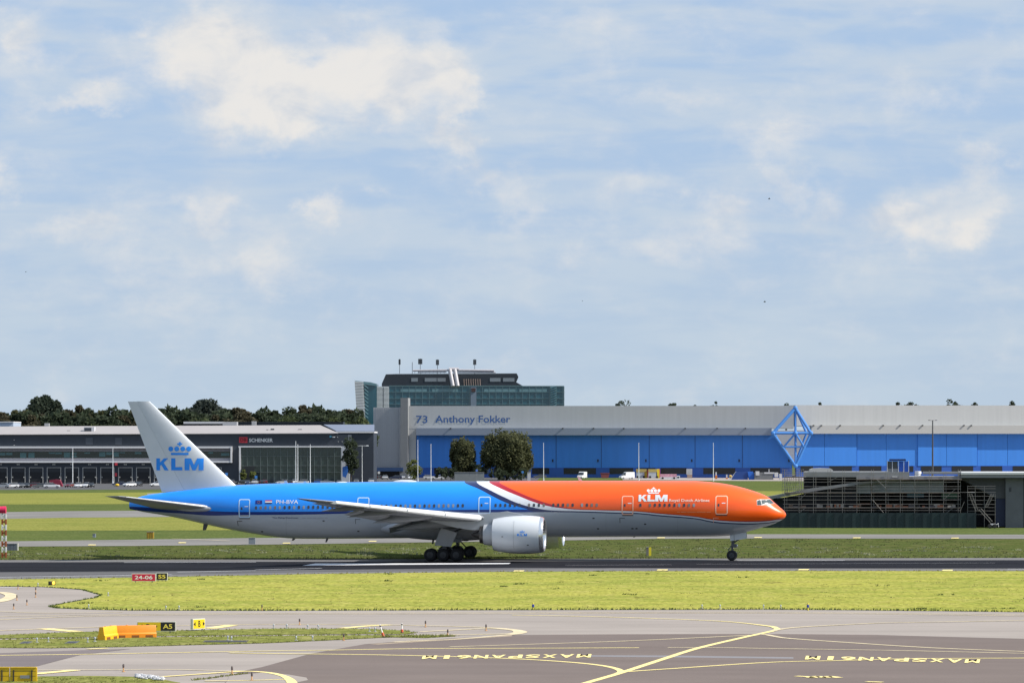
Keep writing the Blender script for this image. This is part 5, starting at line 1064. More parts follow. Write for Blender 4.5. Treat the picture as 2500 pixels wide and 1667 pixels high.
# things on the deck
cab = empty('site_cabins', vf.pt(*zq(1185, 240), -1.0)); tag(cab, 'pair of portable cabins, dark grey and bright blue, standing on the viaduct deck', 'cabin')
for i, (a, c, m_) in enumerate(((1088, 1130, (.06, .065, .07)), (1136, 1184, (.06, .065, .07)), (1196, 1234, (.015, .10, .52)), (1244, 1280, (.015, .10, .52)))): vbox('panel', M('cabin_%d' % (i > 1), m_, .5), a, 98, c, 165 if i < 2 else 205, -3, -1.2, cab)
for a in (1084, 1131, 1187, 1237, 1282): vbox('post', v_deckw, a, 92, a + 5, 232, -1.2, -1.0, cab)
vbox('roof', M('cabin_roof', (.01, .035, .16), .5), 1105, 76, 1258, 94, -3.2, -.9, cab); vbox('base', v_conc, 1082, 166, 1192, 197, -3, -1.1, cab); vbox('base', v_deckw, 1192, 208, 1290, 238, -3, -1.1, cab)
mb = MB(); c = vf.pt(*zq(1372, 231), -.8); mb.lathe([(0, .46), (.05, .50), (.33, .47), (.36, .51), (.62, .47), (.66, .50), (.70, .46)], c, 'z', 18); tag(build(mb, 'drum', M('drum_white', (.72, .72, .74), .5), smooth=40), 'white drum standing on the viaduct deck right of the blue cabin', 'drum')
mb = MB(); q = [vf.pt(*zq(a, b), -1) for a, b in ((365, 196), (372, 172), (400, 164), (480, 160), (560, 163), (582, 178), (584, 196))]; mb.prism(q[::-1], (0, 2.0, 0)); tag(build(mb, 'tarpaulin', M('tarp_pale', (.45, .44, .42), .8), smooth=30), 'pale tarpaulin bundle lying on the deck at the left end of the scaffolding', 'tarpaulin')
tl = empty('trailer', vf.pt(*zq(2070, 708), 4.0)[:2] + (0.03,)); tag(tl, 'small white flat trailer parked at the foot of the concrete pier', 'trailer')
vbox('bed', v_deckw, 2040, 676, 2090, 690, 3.2, 4.4, tl); pole(2090, 684, 2118, 676, 4.0, .06, 'drawbar', tl, v_deckw); pole(2112, 668, 2118, 706, 4.0, .04, 'jockey_leg', tl, v_deckw)
for a in (2035, 2080): mb = MB(); q = vf.pt(*zq(a, 0), 4.5); mb.lathe([(-.1, .2), (-.08, .34), (.08, .34), (.1, .2)], (q[0], q[1], .36), 'y', 16); build(mb, 'wheel', m_tyre if 'm_tyre' in globals() else v_dark, tl, 40)

# ------------------------------------------------------------------ vehicles
v_glass = M('vehicle_glass', (.02, .024, .03), .1, spec=.8); v_tyre = M('vehicle_tyre', (.015, .015, .016), .8); v_hub = M('vehicle_hub', (.35, .35, .36), .4, metal=.5); v_lamp = M('vehicle_lamp', (.75, .75, .72), .2); v_tail = M('vehicle_tail_lamp', (.35, .01, .01), .3)
PAINT = {n: M('paint_' + n, c, .3, coat=.5) for n, c in dict(white=(.72, .72, .73), silver=(.40, .41, .43), black=(.015, .016, .018), grey=(.12, .125, .13), blue=(.02, .10, .35), navy=(.015, .025, .07), red=(.28, .015, .02), maroon=(.14, .012, .025), brown=(.11, .055, .04), orange=(.45, .13, .02)).items()}
def make_vehicle(kind):
    """nose towards +x; body, greenhouse, roof, wheels with hubs, lamps"""
    t = empty(kind)
    P_ = dict(hatchback=([(-2.05, .32), (-2.1, .72), (-1.98, .98), (1.0, .95), (1.85, .80), (2.08, .62), (2.06, .32)], [(-1.95, .97), (-1.55, 1.44), (.25, 1.46), (1.02, .95)], 4.2, 1.74),
              sedan=([(-2.3, .34), (-2.34, .78), (-2.22, .98), (1.05, .95), (2.0, .80), (2.28, .62), (2.26, .34)], [(-1.85, .97), (-1.1, 1.40), (.15, 1.42), (1.08, .95)], 4.6, 1.78),
              estate=([(-2.35, .34), (-2.4, .8), (-2.28, 1.02), (1.1, .98), (2.0, .84), (2.3, .62), (2.28, .34)], [(-2.25, 1.0), (-1.9, 1.50), (.2, 1.52), (1.12, .97)], 4.7, 1.82),
              van=([(-2.7, .36), (-2.75, 1.2), (-2.75, 1.35), (1.55, 1.35), (2.45, 1.1), (2.7, .75), (2.68, .36)], [(.2, 1.34), (.3, 2.25), (1.0, 2.25), (1.75, 1.34)], 5.4, 2.0))[kind]
    low, cabp, Ln, Wd = P_; hw = Wd / 2
    mb = MB(); rg = []
    for y, k, dz in ((-hw, .97, .02), (-hw + .06, 1, 0), (hw - .06, 1, 0), (hw, .97, .02)): rg.append([(x * k, y, z - (dz if z > .6 else -dz)) for x, z in low])
    mb.loft(rg)
    if kind == 'van':
        bx = [(-2.74, 1.3), (-2.66, 2.42), (-2.5, 2.55), (.3, 2.55), (.75, 2.35), (.9, 1.3)]; mb.loft([[(x, y, z) for x, z in bx] for y in (-hw + .02, hw - .02)])
    body = build(mb, 'body', PAINT['white'], t, 35, local=True); body.material_slots[0].link = 'OBJECT'; body.material_slots[0].material = PAINT['white']
    mb = MB(); mb.loft([[(x * (.96 if y_ else 1) , s_ * (hw - .08 - (.16 if z > 1.2 else 0)), z) for x, z in cabp] for s_, y_ in ((-1, 0), (1, 0))]); build(mb, 'glazing', v_glass, t, local=True)
    xr0, xr1, zr_ = cabp[1][0] - .05, cabp[2][0] + .08, cabp[1][1]
    if kind != 'van':
        mb = MB(); mb.loft([[(xr0, y, zr_ - .03), (xr0, y, zr_ + .03), (xr1, y, zr_ + .04), (xr1, y, zr_ - .02)] for y in (-hw + .22, hw - .22)]); rf = build(mb, 'roof', PAINT['white'], t, local=True); rf.material_slots[0].link = 'OBJECT'; rf.material_slots[0].material = PAINT['white']
    for x in (-Ln * .31, Ln * .32):
        for y in (-hw + .08, hw - .08):
            mb = MB(); mb.lathe([(-.1, .2), (-.1, .31), (-.06, .33), (.06, .33), (.1, .31), (.1, .2)], (x, y, .33), 'y', 16); w_ = build(mb, 'wheel', v_tyre, t, 40, local=True)
            mb = MB(); mb.lathe([(-.115, .19), (-.12, .05), (.12, .05), (.115, .19)], (x, y, .33), 'y', 12); build(mb, 'hub', v_hub, w_, local=True)
    for y in (-hw + .25, hw - .25):
        mb = MB(); mb.obox((low[4][0] + .12, y), .22, .34, .62, .76); build(mb, 'headlight', v_lamp, t, local=True)
        mb = MB(); mb.obox((low[1][0] + .02, y), .08, .26, .72, .92); build(mb, 'tail_light', v_tail, t, local=True)
    return t
VP = {}; VG = {}
def vehicle(kind, px, py, deg, paint, label, group=None, cat='car', d=None):
    X, Y, _ = G(px, py)
    if kind not in VP: o = VP[kind] = make_vehicle(kind); o.location = (X, Y, .03); o.rotation_euler = (0, 0, R(deg)); WL[o.name] = Vector((X, Y, .03))
    else:
        o = dup(VP[kind], (X, Y, .03), R(deg))
        for ch in o.children:
            if ch.name.split('.')[0] in ('body', 'roof') and ch.material_slots[0].link != 'OBJECT': ch.material_slots[0].link = 'OBJECT'
    for ch in o.children:
        if ch.name.split('.')[0] in ('body', 'roof'): ch.material_slots[0].link = 'OBJECT'; ch.material_slots[0].material = PAINT[paint]
    tag(o, label, cat, group)
g1 = 'cars parked before the loading docks'
for k, px, py, dg, pt, lb_ in (('sedan', 5, 1191, 175, 'silver', 'silver car cut by the left picture edge before the docks'), ('hatchback', 28, 1190.5, 200, 'white', 'small white hatchback, first white one from the left before the docks'), ('hatchback', 44, 1190, 265, 'navy', 'dark navy car nose-on between the white hatchback and the grey row'), ('hatchback', 56, 1190, 268, 'grey', 'grey car nose-on, second of the dark nose-on cars before the docks'), ('hatchback', 67, 1190, 272, 'black', 'black car nose-on, third of the dark nose-on cars before the docks'),
                              ('estate', 80, 1190, 180, 'maroon', 'maroon estate car parked behind the dark nose-on cars'), ('sedan', 98, 1191, 185, 'grey', 'low grey car left of the silver minivan'), ('estate', 127, 1191, 2, 'white', 'white minivan seen side-on before the red trailer'), ('hatchback', 169, 1189.5, 262, 'maroon', 'maroon car with pale bonnet left of the lamp post'), ('hatchback', 191, 1190, 268, 'white', 'white car facing the camera right of the first lamp post'), ('hatchback', 212, 1189.5, 255, 'white', 'white car beside the black one before the fifth dock'), ('hatchback', 223, 1189.5, 275, 'black', 'black car at the right end of the white pair'),
                              ('sedan', 292, 1186, 185, 'navy', 'navy car parked close under the red fire cabinet'), ('hatchback', 316, 1187.5, 230, 'white', 'white car with spotted bonnet near the yellow marker'), ('estate', 338, 1187, 265, 'black', 'black estate left of the tail fin'), ('hatchback', 383, 1187, 200, 'white', 'white hatchback half hidden by the tail fin edge')):
    vehicle(k, px, py, dg, pt, lb_, g1)
g2 = 'cars in the car park behind the fuselage'
kinds = ['hatchback', 'sedan', 'estate']; cols = ['grey', 'black', 'navy', 'silver', 'black', 'maroon', 'silver', 'black', 'white', 'white', 'blue', 'silver', 'brown', 'grey', 'silver', 'black', 'silver', 'navy', 'silver', 'white', 'silver', 'white', 'white', 'grey', 'black', 'grey', 'silver', 'black']
pxs = [567, 592, 605, 622, 640, 646, 690, 708, 720, 735, 783, 800, 828, 870, 906, 926, 940, 965, 982, 1002, 1008, 1050, 1068, 1098, 1116, 1130, 1155, 1172]
pys = [1176, 1175.5, 1178, 1177, 1176, 1178, 1174.5, 1176.5, 1176.5, 1173.5, 1175.5, 1174.5, 1174.5, 1174, 1172.5, 1174.5, 1173, 1173, 1174, 1170.5, 1174, 1169.5, 1172.5, 1174.5, 1171, 1174, 1172.5, 1173.5]
words = ['first', 'second', 'third', 'fourth', 'fifth', 'sixth', 'seventh', 'eighth', 'ninth', 'tenth', 'eleventh', 'twelfth', 'thirteenth', 'fourteenth', 'fifteenth', 'sixteenth', 'seventeenth', 'eighteenth', 'nineteenth', 'twentieth', 'twenty-first', 'twenty-second', 'twenty-third', 'twenty-fourth', 'twenty-fifth', 'twenty-sixth', 'twenty-seventh', 'twenty-eighth']
rv = random.Random(9)
for i, (px, py, cl) in enumerate(zip(pxs, [1181.2 + (q * 7 % 5) * .35 if pxs[q] < 850 else (1178.8 if pxs[q] < 912 else max(y - 5.0, 1168.6 + (q * 7 % 5) * .4)) for q, y in enumerate(pys)], cols)):
    vehicle('estate' if i in (21, 22) else rv.choice(kinds), px, py, rv.choice([268, 272, 200, 180, 92, 0]), cl, '%s car, %s from the left of those seen over the fuselage' % (cl, words[i]), g2)
vehicle('van', 1421, 1168.6, 250, 'white', 'white van facing the camera before the blue hangar doors', 'vans before the hangar', 'van')
vehicle('van', 1530, 1169.3, 205, 'white', 'white high-roofed van seen half side-on, right of the front-facing van', 'vans before the hangar', 'van')
vehicle('sedan', 1318, 1167, 180, 'grey', 'grey car on the grass rise right of the big round tree')
# red trailer by the docks
t_ = empty('box_trailer', G(146, 1187.5)); tag(t_, 'dark red trailer behind the white minivan at the docks', 'trailer'); f_ = Fac(146, 1105, 0)
mb = MB(); mb.prism([f_.pt(a, b, 0) for a, b in ((120, 1172), (134, 1170), (146, 1171), (152, 1184), (152, 1187), (122, 1187))][::-1], (0, 2.2, 0)); build(mb, 'cover', M('cover_red', (.20, .012, .035), .6), t_)
for px in (130, 143): mb = MB(); q = G(px, 1188); mb.lathe([(-.1, .25), (-.1, .4), (.1, .4), (.1, .25)], (q[0], q[1] - .3, .4), 'y', 14); build(mb, 'wheel', v_tyre, t_, 40)
# service trucks and containers before the hangar
def crate(px0, py0, px1, py1, d, mats_, label, cat, depth=3.0, beta=0):
    f = Fac((px0 + px1) / 2, d, beta); X, Y, _ = f.pt((px0 + px1) / 2, py1, 0); t = empty(cat.replace(' ', '_'), (X, Y, 0.03)); tag(t, label, cat); return f, t
f, t_ = crate(1553.5, 1144.5, 1579, 1168, 1375, None, 'left of two yellow-edged catering lift trucks before the hangar', 'lift truck'); f.part('box', M('lift_grey', (.45, .47, .50), .5), t_, 1554, 1152, 1573, 1166, -4, 0); f.part('hood', M('lift_hood', (.42, .33, .10), .6), t_, 1553.5, 1145, 1579, 1152, -4.2, .1); f.part('side', M('lift_yellow', (.70, .52, .03), .5), t_, 1573, 1150, 1580, 1167, -4, -.4)
for px in (1557, 1572): mb = MB(); q = f.pt(px, 1168, .1); mb.lathe([(-.15, .2), (-.15, .42), (.15, .42), (.15, .2)], (q[0], q[1], .45), 'y', 14); build(mb, 'wheel', v_tyre, t_, 40)
f, t_ = crate(1582.5, 1144.5, 1610, 1168, 1372, None, 'right of two catering lift trucks, red and yellow edged, before the hangar', 'lift truck'); f.part('box', MATS['lift_grey'], t_, 1583, 1152, 1602, 1166, -4, 0); f.part('hood', MATS['lift_hood'], t_, 1583, 1145, 1604, 1152, -4.2, .1); f.part('side', MATS['lift_yellow'], t_, 1604, 1144.5, 1610, 1167, -4, -.2); f.part('edge', MATS['sign_red'], t_, 1609.8, 1145, 1611.5, 1166, -3.9, -.3); f.part('edge', MATS['sign_red'], t_, 1581.5, 1147, 1583, 1166, -3.9, -.1)
for px in (1587, 1604): mb = MB(); q = f.pt(px, 1168, .1); mb.lathe([(-.15, .2), (-.15, .42), (.15, .42), (.15, .2)], (q[0], q[1], .45), 'y', 14); build(mb, 'wheel', v_tyre, t_, 40)
f, t_ = crate(1613, 1157, 1659, 1173, 1340, None, 'low pink and white baggage wagon with a cab beside the lift trucks', 'tow wagon'); f.part('box', M('wagon_pink', (.60, .30, .38), .6, var=.5, vscale=1.2), t_, 1612, 1157, 1652, 1164, -2.5, 0); f.part('bed', M('wagon_white', (.60, .60, .62), .6, var=.2, vscale=1), t_, 1612, 1164, 1652, 1171, -2.5, 0); f.part('cab', MATS['drum_white'], t_, 1652.5, 1161, 1660, 1172, -2.2, 0); f.part('cab_window', v_glass, t_, 1653.5, 1163, 1658.5, 1166.5, 0, .05)
for px in (1618, 1646): mb = MB(); q = f.pt(px, 1172, .1); mb.lathe([(-.15, .2), (-.15, .38), (.15, .38), (.15, .2)], (q[0], q[1], .38), 'y', 14); build(mb, 'wheel', v_tyre, t_, 40)
f, t_ = crate(1467, 1155, 1487, 1167, 1380, None, 'dull red skip against the blue hangar wall', 'skip'); mb = MB(); mb.prism([f.pt(a, b, 0) for a, b in ((1466, 1155), (1488, 1155), (1485, 1167.5), (1469, 1167.5))][::-1], (0, 1.8, 0)); build(mb, 'bin', M('skip_red', (.22, .05, .06), .6), t_); f.part('rim', MATS['skip_red'], t_, 1465.5, 1154, 1488.5, 1155.2, -2, .1)
f, t_ = crate(1676, 1144, 1690, 1167, 1378, None, 'tall pale stairs truck standing between two dark hangar windows', 'stair truck'); f.part('mast', M('stair_pale', (.40, .41, .42), .6, var=.3, vscale=.8), t_, 1676, 1144, 1690, 1158, -1.5, 0); f.part('base', M('stair_base', (.33, .24, .20), .6), t_, 1678, 1158, 1690, 1167, -1.5, .1)
f, t_ = crate(1788, 1151, 1845, 1173, 1320, None, 'dark blue compactor machine with bright blue end before the hangar', 'machine'); mb = MB(); mb.prism([f.pt(a, b, 0) for a, b in ((1785, 1172), (1797, 1152), (1826, 1152), (1826, 1172))][::-1], (0, 2.4, 0)); build(mb, 'hopper', M('machine_navy', (.012, .055, .24), .5), t_); mb = MB(); mb.prism([f.pt(a, b, .3) for a, b in ((1825, 1151), (1838, 1150.5), (1843, 1162), (1844, 1172), (1829, 1172))][::-1], (0, 2.2, 0)); build(mb, 'end_unit', M('machine_blue', (.02, .14, .58), .5), t_)
f, t_ = crate(1842, 1150, 1910, 1173, 1318, None, 'row of grey pumps and tanks right of the blue compactor', 'equipment'); f.part('tank', M('tank_dark', (.16, .165, .17), .6, var=.2, vscale=1), t_, 1842, 1153, 1888, 1171, -3, 0)
for a, b, c, d_ in ((1845, 1150, 1854, 1160), (1866, 1152.5, 1890, 1156), (1891, 1153, 1900, 1164), (1903, 1156, 1909, 1171), (1877, 1145, 1878.5, 1153)): f.part('fitting', M('fitting_pale', (.55, .55, .56), .5), t_, a, b, c, d_, -1.5, .15)
for px, y0, y1, lab in ((1748, 1152, 1168, 'orange marker post with pale top at the hangar lamp post'), (1774, 1158, 1173, 'orange and black marker left of the blue compactor')):
    f, t_ = crate(px - 2, y0, px + 3, y1, 1345, None, lab, 'marker post'); f.part('post', M('marker_orange', (.55, .17, .02), .6), t_, px - 2, (y0 + y1) / 2, px + 3, y1 + 2, -.6, 0); f.part('top', M('fitting_pale', (.55, .55, .56), .5), t_, px - 1.2, y0, px + 2, (y0 + y1) / 2, -.5, -.1)
f, t_ = crate(1779, 1157, 1790, 1173, 1325, None, 'yellow conveyor arm leaning against the blue compactor', 'conveyor'); mb = MB(); mb.tube(f.pt(1781, 1172, .4), f.pt(1797, 1151, .4), .16, n=6); build(mb, 'arm', MATS['fitting_pale'], t_); mb = MB(); mb.ball(f.pt(1783, 1162, .5), .55, .5, .5, 10, 8); build(mb, 'motor', M('conveyor_yellow', (.60, .40, .08), .6), t_); mb = MB(); mb.tube(f.pt(1783, 1165, .5), f.pt(1781, 1173.3, .5), .12, n=6); build(mb, 'leg', MATS['fitting_pale'], t_)
f, t_ = crate(1294, 1151, 1302, 1172, 1290, None, 'pale grey utility cabinet at the foot of the big round tree', 'cabinet'); f.part('casing', M('fitting_pale', (.55, .55, .56), .5), t_, 1287.5, 1152, 1295.5, 1173.5, -.8, 0); f.part('cap', v_conc, t_, 1287, 1151, 1296, 1152, -.9, .1)
f, t_ = crate(1110, 1152, 1182, 1176, 1268, None, 'grey concrete screen wall behind the parked cars', 'wall'); f.part('slab', M('wall_grey', (.20, .215, .22), .8, var=.1, vscale=.4), t_, 1109.5, 1153, 1146, None, -.4, 0); f.part('slab', MATS['wall_grey'], t_, 1146.3, 1153, 1182, None, -.4, 0); f.part('coping', v_conc, t_, 1109, 1152, 1182.5, 1153.2, -.5, .1)
f, t_ = crate(826, 1130, 846, 1170, 1192, None, 'bright blue chute beside the entrance hall', 'chute'); mb = MB(); mb.prism([f.pt(a, b, 0) for a, b in ((836, 1140), (848, 1136), (850, 1150), (844, 1166), (836, 1162))][::-1], (0, .8, 0)); build(mb, 'chute', M('chute_blue', (.015, .10, .36), .5), t_)
for px, py, d, lab, col in ((1164, 1148, 1262, 'round blue road sign above the grey screen wall', (.10, .20, .55)), (925, 1153.5, 1240, 'square white road sign before the dark hangar base', (.7, .7, .7)), (1276, 1152, 1285, 'square blue parking sign right of the big round tree', (.06, .22, .55)), (553, 1157, 1105, 'blue arrow sign left of the entrance hall frame', (.05, .22, .60)), (625, 1164, 1100, 'blue parking sign before the entrance hall', (.05, .22, .60))):
    X, Y, Z = W(px, py, d); t_ = empty('road_sign', (X, Y, 0)); tag(t_, lab, 'sign', 'road signs in the car park')
    mb = MB(); mb.tube((X, Y + .06, 0), (X, Y + .06, Z + .3), .05, n=6); build(mb, 'pole', v_conc, t_)
    mb = MB()
    if 'round' in lab: mb.lathe([(-.03, .42), (.03, .42)], (X, Y, Z), 'y', 18)
    else: mb.box(X - .38, X + .38, Y - .03, Y + .03, Z - .4, Z + .4)
    build(mb, 'plate', M('plate_%d' % px, col, .5), t_)
X, Y, _ = G(286, 1187); mb = MB(); mb.ball((X, Y, .42), .62, .5, .42, 14, 8); tag(build(mb, 'marker_ball', M('marker_yellow', (.75, .48, .02), .5), smooth=40), 'yellow dome marker on the grass before the docks', 'marker')
# ------------------------------------------------------------------ lamp posts
m_post = M('lamp_post_white', (.72, .74, .75), .45); m_postd = M('mast_dark', (.06, .06, .065), .5)
def post(px, ytop, ybase, label, r=.14, mat=None, arm=0, d=None):
    X, Y, _ = G(px, ybase) if d is None else W(px, 0, d); Z = H - (ytop - HY) / F * Y; t_ = empty('lamp_post', (X, Y, 0)); tag(t_, label, 'lamp post', 'lamp posts on the airfield edge')
    mb = MB(); mb.tube((X, Y, 0), (X, Y, Z), r, r * .55, 8); mb.tube((X, Y, 0), (X, Y, .8), r * 1.5, r * 1.5, 8); build(mb, 'pole', mat or m_post, t_, 40)
    if arm:
        mb = MB(); mb.tube((X - arm, Y, Z), (X + arm, Y, Z), .06, n=6); build(mb, 'crossarm', mat or m_post, t_)
        for s_ in (-1, 1): mb = MB(); mb.obox((X + s_ * arm, Y), .9, .45, Z - .05, Z + .16, 0, 0, .7); build(mb, 'lamp_head', mat or m_post, t_)
    else: mb = MB(); mb.ball((X, Y, Z + .08), r * .8, r * .8, .12, 8, 6); build(mb, 'cap', mat or m_post, t_)
for a in ((177.5, 1095, 1188, 'white lamp post before the fourth loading dock'), (275.5, 1093, 1181, 'white lamp post beside the red fire cabinet'), (722, 1078, 1182, 'tallest white post before the entrance hall glass'), (727, 1086, 1181.5, 'thin white post just right of the tallest one before the entrance hall'), (757.5, 1086, 1182, 'white post before the right half of the entrance hall glass'), (1020, 1075, 1176, 'white post at the left edge of the blue hangar doors'), (1052, 1085, 1178, 'white post left of the upright tree before the blue doors'), (1327, 1082, 1173, 'white post right of the big round tree'), (1559.5, 1082, 1174, 'white post at the lift trucks before the hangar'), (1741.5, 1082, 1174, 'white post left of the blue compactor')): post(*a)
post(884, 1088, 1179.3, 'white lamp post with two arms before the grey hangar end', .12, None, 1.7)
post(2277, 1026, None, 'tall dark floodlight mast before the right hangar doors', .34, m_postd, 1.2, d=1300)
# ------------------------------------------------------------------ airfield signs and small objects
sg_red = M('sign_face_red', (.55, .016, .06), .4); sg_blk = M('sign_face_black', (.012, .012, .014), .4); sg_yel = M('sign_face_yellow', (.70, .50, .01), .4); sg_frame = M('sign_frame_pale', (.62, .60, .52), .5); sg_w = M('sign_letter_white', (.82, .80, .78), .5); sg_y = M('sign_letter_yellow', (.85, .68, .10), .5)
def sign(px0, px1, ytop, ybase, label, face, body, lettermat, tb, beta=0.0, split=None, th=.22):
    d = G((px0 + px1) / 2, ybase)[1]; f = Fac((px0 + px1) / 2, d, beta); X, Y, _ = f.pt((px0 + px1) / 2, ybase, 0); t = empty('airfield_sign', (X, Y, .06)); tag(t, label, 'sign', 'illuminated airfield signs')
    u0, z1 = f.uz(px0, ytop); u1, _ = f.uz(px1, ytop); z1 = f.uz((px0 + px1) / 2, ytop)[1]; z0 = .16
    def pb(name, m, ua, ub, za, zb, o0, o1): mb = MB(); mb.hexa([f.P(ua, o1, za), f.P(ub, o1, za), f.P(ub, o0, za), f.P(ua, o0, za), f.P(ua, o1, zb), f.P(ub, o1, zb), f.P(ub, o0, zb), f.P(ua, o0, zb)]); return build(mb, name, m, t)
    b = .05; pb('casing', sg_frame, u0, u1, z0, z1, -th, 0)
    if split: us = u0 + (u1 - u0) * split; pb('face', face[0], u0 + b, us, z0 + b, z1 - b, 0, .012); pb('face', face[1], us, u1 - b, z0 + b, z1 - b, 0, .012)
    else: pb('face', face, u0 + b, u1 - b, z0 + b, z1 - b, 0, .012)
    for k in (.15, .85): pb('leg', v_conc, u0 + (u1 - u0) * k - .04, u0 + (u1 - u0) * k + .04, 0.04, z0, -.15, -.07)
    for txt, a, c, lo, hi, m in tb:
        p, ff = text2d(txt, u0 + (u1 - u0) * a, u0 + (u1 - u0) * c, z0 + (z1 - z0) * lo, z0 + (z1 - z0) * hi, .018); mb = MB(); mb.add([f.P(x, .02, y) for x, y in p], ff); build(mb, 'lettering', m, t)
    return f, t, (u0, u1, z0, z1)
sign(321.5, 380, 1399.5, 1422.5, 'red runway holding sign with white numbers at the grass strip', sg_red, None, None, [('24-06', .13, .87, .27, .75, sg_w)])
sign(381.5, 409, 1397.5, 1420, 'small black sign with yellow S5 beside the red runway sign', sg_blk, None, None, [('S5', .18, .82, .25, .75, sg_y)])
f, t, (u0, u1, z0, z1) = sign(334.5, 429, 1516.5, 1546, 'wide yellow and black sign with A5 behind the orange barrier', (sg_yel, sg_blk), None, None, [('B', .24, .34, .25, .75, sg_blk), ('A5', .67, .91, .26, .74, sg_y)], split=.61)
for c, s_ in ((.12, -1), (.47, 1)):
    uc = u0 + (u1 - u0) * c; zc = (z0 + z1) / 2; mb = MB(); mb.add([f.P(uc + s_ * .16, .02, zc), f.P(uc - s_ * .04, .02, zc + .16), f.P(uc - s_ * .04, .02, zc + .05), f.P(uc - s_ * .2, .02, zc + .05), f.P(uc - s_ * .2, .02, zc - .05), f.P(uc - s_ * .04, .02, zc - .05), f.P(uc - s_ * .04, .02, zc - .16)], [(0, 1, 2), (0, 2, 5), (2, 3, 4, 5), (0, 5, 6)]); build(mb, 'arrow', sg_blk, t)
f, t, (u0, u1, z0, z1) = sign(471, 501, 1509.5, 1540.5, 'narrow bright yellow sign turned sideways, right of the A5 sign', sg_yel, None, None, [('B', .43, .60, .22, .82, sg_blk)], beta=52)
for c, s_ in ((.17, -1), (.83, 1)):
    uc = u0 + (u1 - u0) * c; zc = (z0 + z1) / 2; mb = MB(); mb.add([f.P(uc + s_ * .16, .02, zc), f.P(uc - s_ * .04, .02, zc + .16), f.P(uc - s_ * .04, .02, zc - .16)], [(0, 1, 2)]); build(mb, 'arrow', sg_blk, t)
# water-filled barriers: stepped profile with fork pockets
m_bo = M('barrier_orange', (.72, .24, .008), .45, var=.06, vscale=2); m_by = M('barrier_yellow', (.80, .42, .015), .45, var=.06, vscale=2)
def barrier(pa, pb, h, mat, label, pockets=3):
    a = Vector(G(*pa)[:2]); b = Vector(G(*pb)[:2]); Ln = (b - a).length; ux = (b - a).normalized(); n = Vector((ux.y, -ux.x))
    t = empty('plastic_barrier', (*((a + b) / 2), .06)); tag(t, label, 'barrier', 'water-filled road barriers')
    prof = [(.30, 0), (.30, h * .30), (.22, h * .42), (.17, h * .92), (.13, h), (-.13, h), (-.17, h * .92), (-.22, h * .42), (-.30, h * .30), (-.30, 0)]
    mb = MB(); mb.loft([[(*(a + ux * s_ + n * (o * k)), .06 + z) for o, z in prof] for s_, k in ((0, .92), (.05, 1), (Ln - .05, 1), (Ln, .92))]); build(mb, 'shell', mat, t, 25)
    for k in range(pockets):
        s0 = Ln * (k + .22) / pockets; s1 = Ln * (k + .74) / pockets
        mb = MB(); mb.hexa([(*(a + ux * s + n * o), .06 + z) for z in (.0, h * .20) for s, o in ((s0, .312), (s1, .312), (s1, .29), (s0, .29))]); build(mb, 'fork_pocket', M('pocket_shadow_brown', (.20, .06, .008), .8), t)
    mb = MB()
    for k in (.3, .7): q = a + ux * Ln * k; mb = MB(); mb.lathe([(0, .06), (.03, .06)], (q.x, q.y, .06 + h), 'z', 10); build(mb, 'filler_cap', m_bo, t)
    return t
barrier((279, 1558), (380, 1556.5), .82, m_bo, 'long orange plastic barrier before the A5 sign')
barrier((247, 1563.5), (280, 1559.0), .86, m_by, 'short bright yellow barrier piece at the left end of the orange one', 2)
# yellow frame barriers bottom left
m_pan = M('panel_yellow', (.62, .40, .006), .5, var=.08, vscale=1.5); m_rail = M('panel_rail_dark', (.035, .035, .03), .6)
for i, (a, b, lab) in enumerate(((-14, 22, 'yellow panel barrier cut off by the left picture edge'), (24.5, 88, 'wider yellow panel barrier with a grey plate at the bottom left'))):
    d = G(40, 1665)[1]; f = Fac(40, d, 0); X, Y, _ = f.pt((a + b) / 2, 1665, 0); t = empty('panel_barrier', (X, Y, .065)); tag(t, lab, 'barrier', 'yellow panel barriers'); f.part('panel', m_pan, t, a, 1628.5, b, 1664, -.22, 0)
    f.part('top_rail', m_pan, t, a, 1627.6, b, 1629.5, -.25, .04)
    for y in (1637.5, 1649): f.part('seam', m_rail, t, a, y, b - 1, y + .5, 0, .006)
    for px in ((3, 5.5) if i == 0 else ()): pass
    for px in ((3,) if i == 0 else (31.5, 76)): f.part('strap', m_rail, t, px, 1635, px + 3, 1664.5, 0, .05)
    if i: f.part('plate', M('plate_grey', (.22, .23, .25), .5), t, 49, 1647.5, 72.5, 1655, .006, .03); f.part('end', m_pan, t, b - .5, 1628.5, b + 2, 1663, -.22, -.01)
    for px in (a + 6, b - 8): f.part('foot', m_rail, t, px, 1662.5, px + 4, 1665.5, -.3, .1)
# flexible red and white marker poles
for pb_, pt_, lab in (((937, 1556.5), (927, 1523), 'leaning red and white marker pole at the tip of the grass island'), ((982, 1546), (981, 1520), 'upright red and white marker pole at the tip of the grass island')):
    b = Vector(G(*pb_)); t0 = Vector((W(pt_[0], pt_[1], b.y))); t = empty('marker_pole', tuple(b)); t.location.z = .06; WL[t.name] = Vector((b.x, b.y, .06)); tag(t, lab, 'marker pole')
    b.z = .06; q = lambda k: b.lerp(t0, k)
    for k0, k1, r0, r1, m_, nm in ((0, .07, .13, .12, M('pole_base', (.06, .05, .05), .7), 'base'), (.07, .36, .085, .075, M('pole_red', (.62, .09, .04), .5), 'sleeve'), (.36, .80, .045, .04, sg_w, 'pole'), (.80, .92, .055, .055, M('pole_band_dark', (.07, .05, .05), .6), 'band'), (.92, 1.0, .04, .03, sg_w, 'tip')):
        mb = MB(); mb.tube(q(k0), q(k1), r0, r1, 10); build(mb, nm, m_, t, 40)
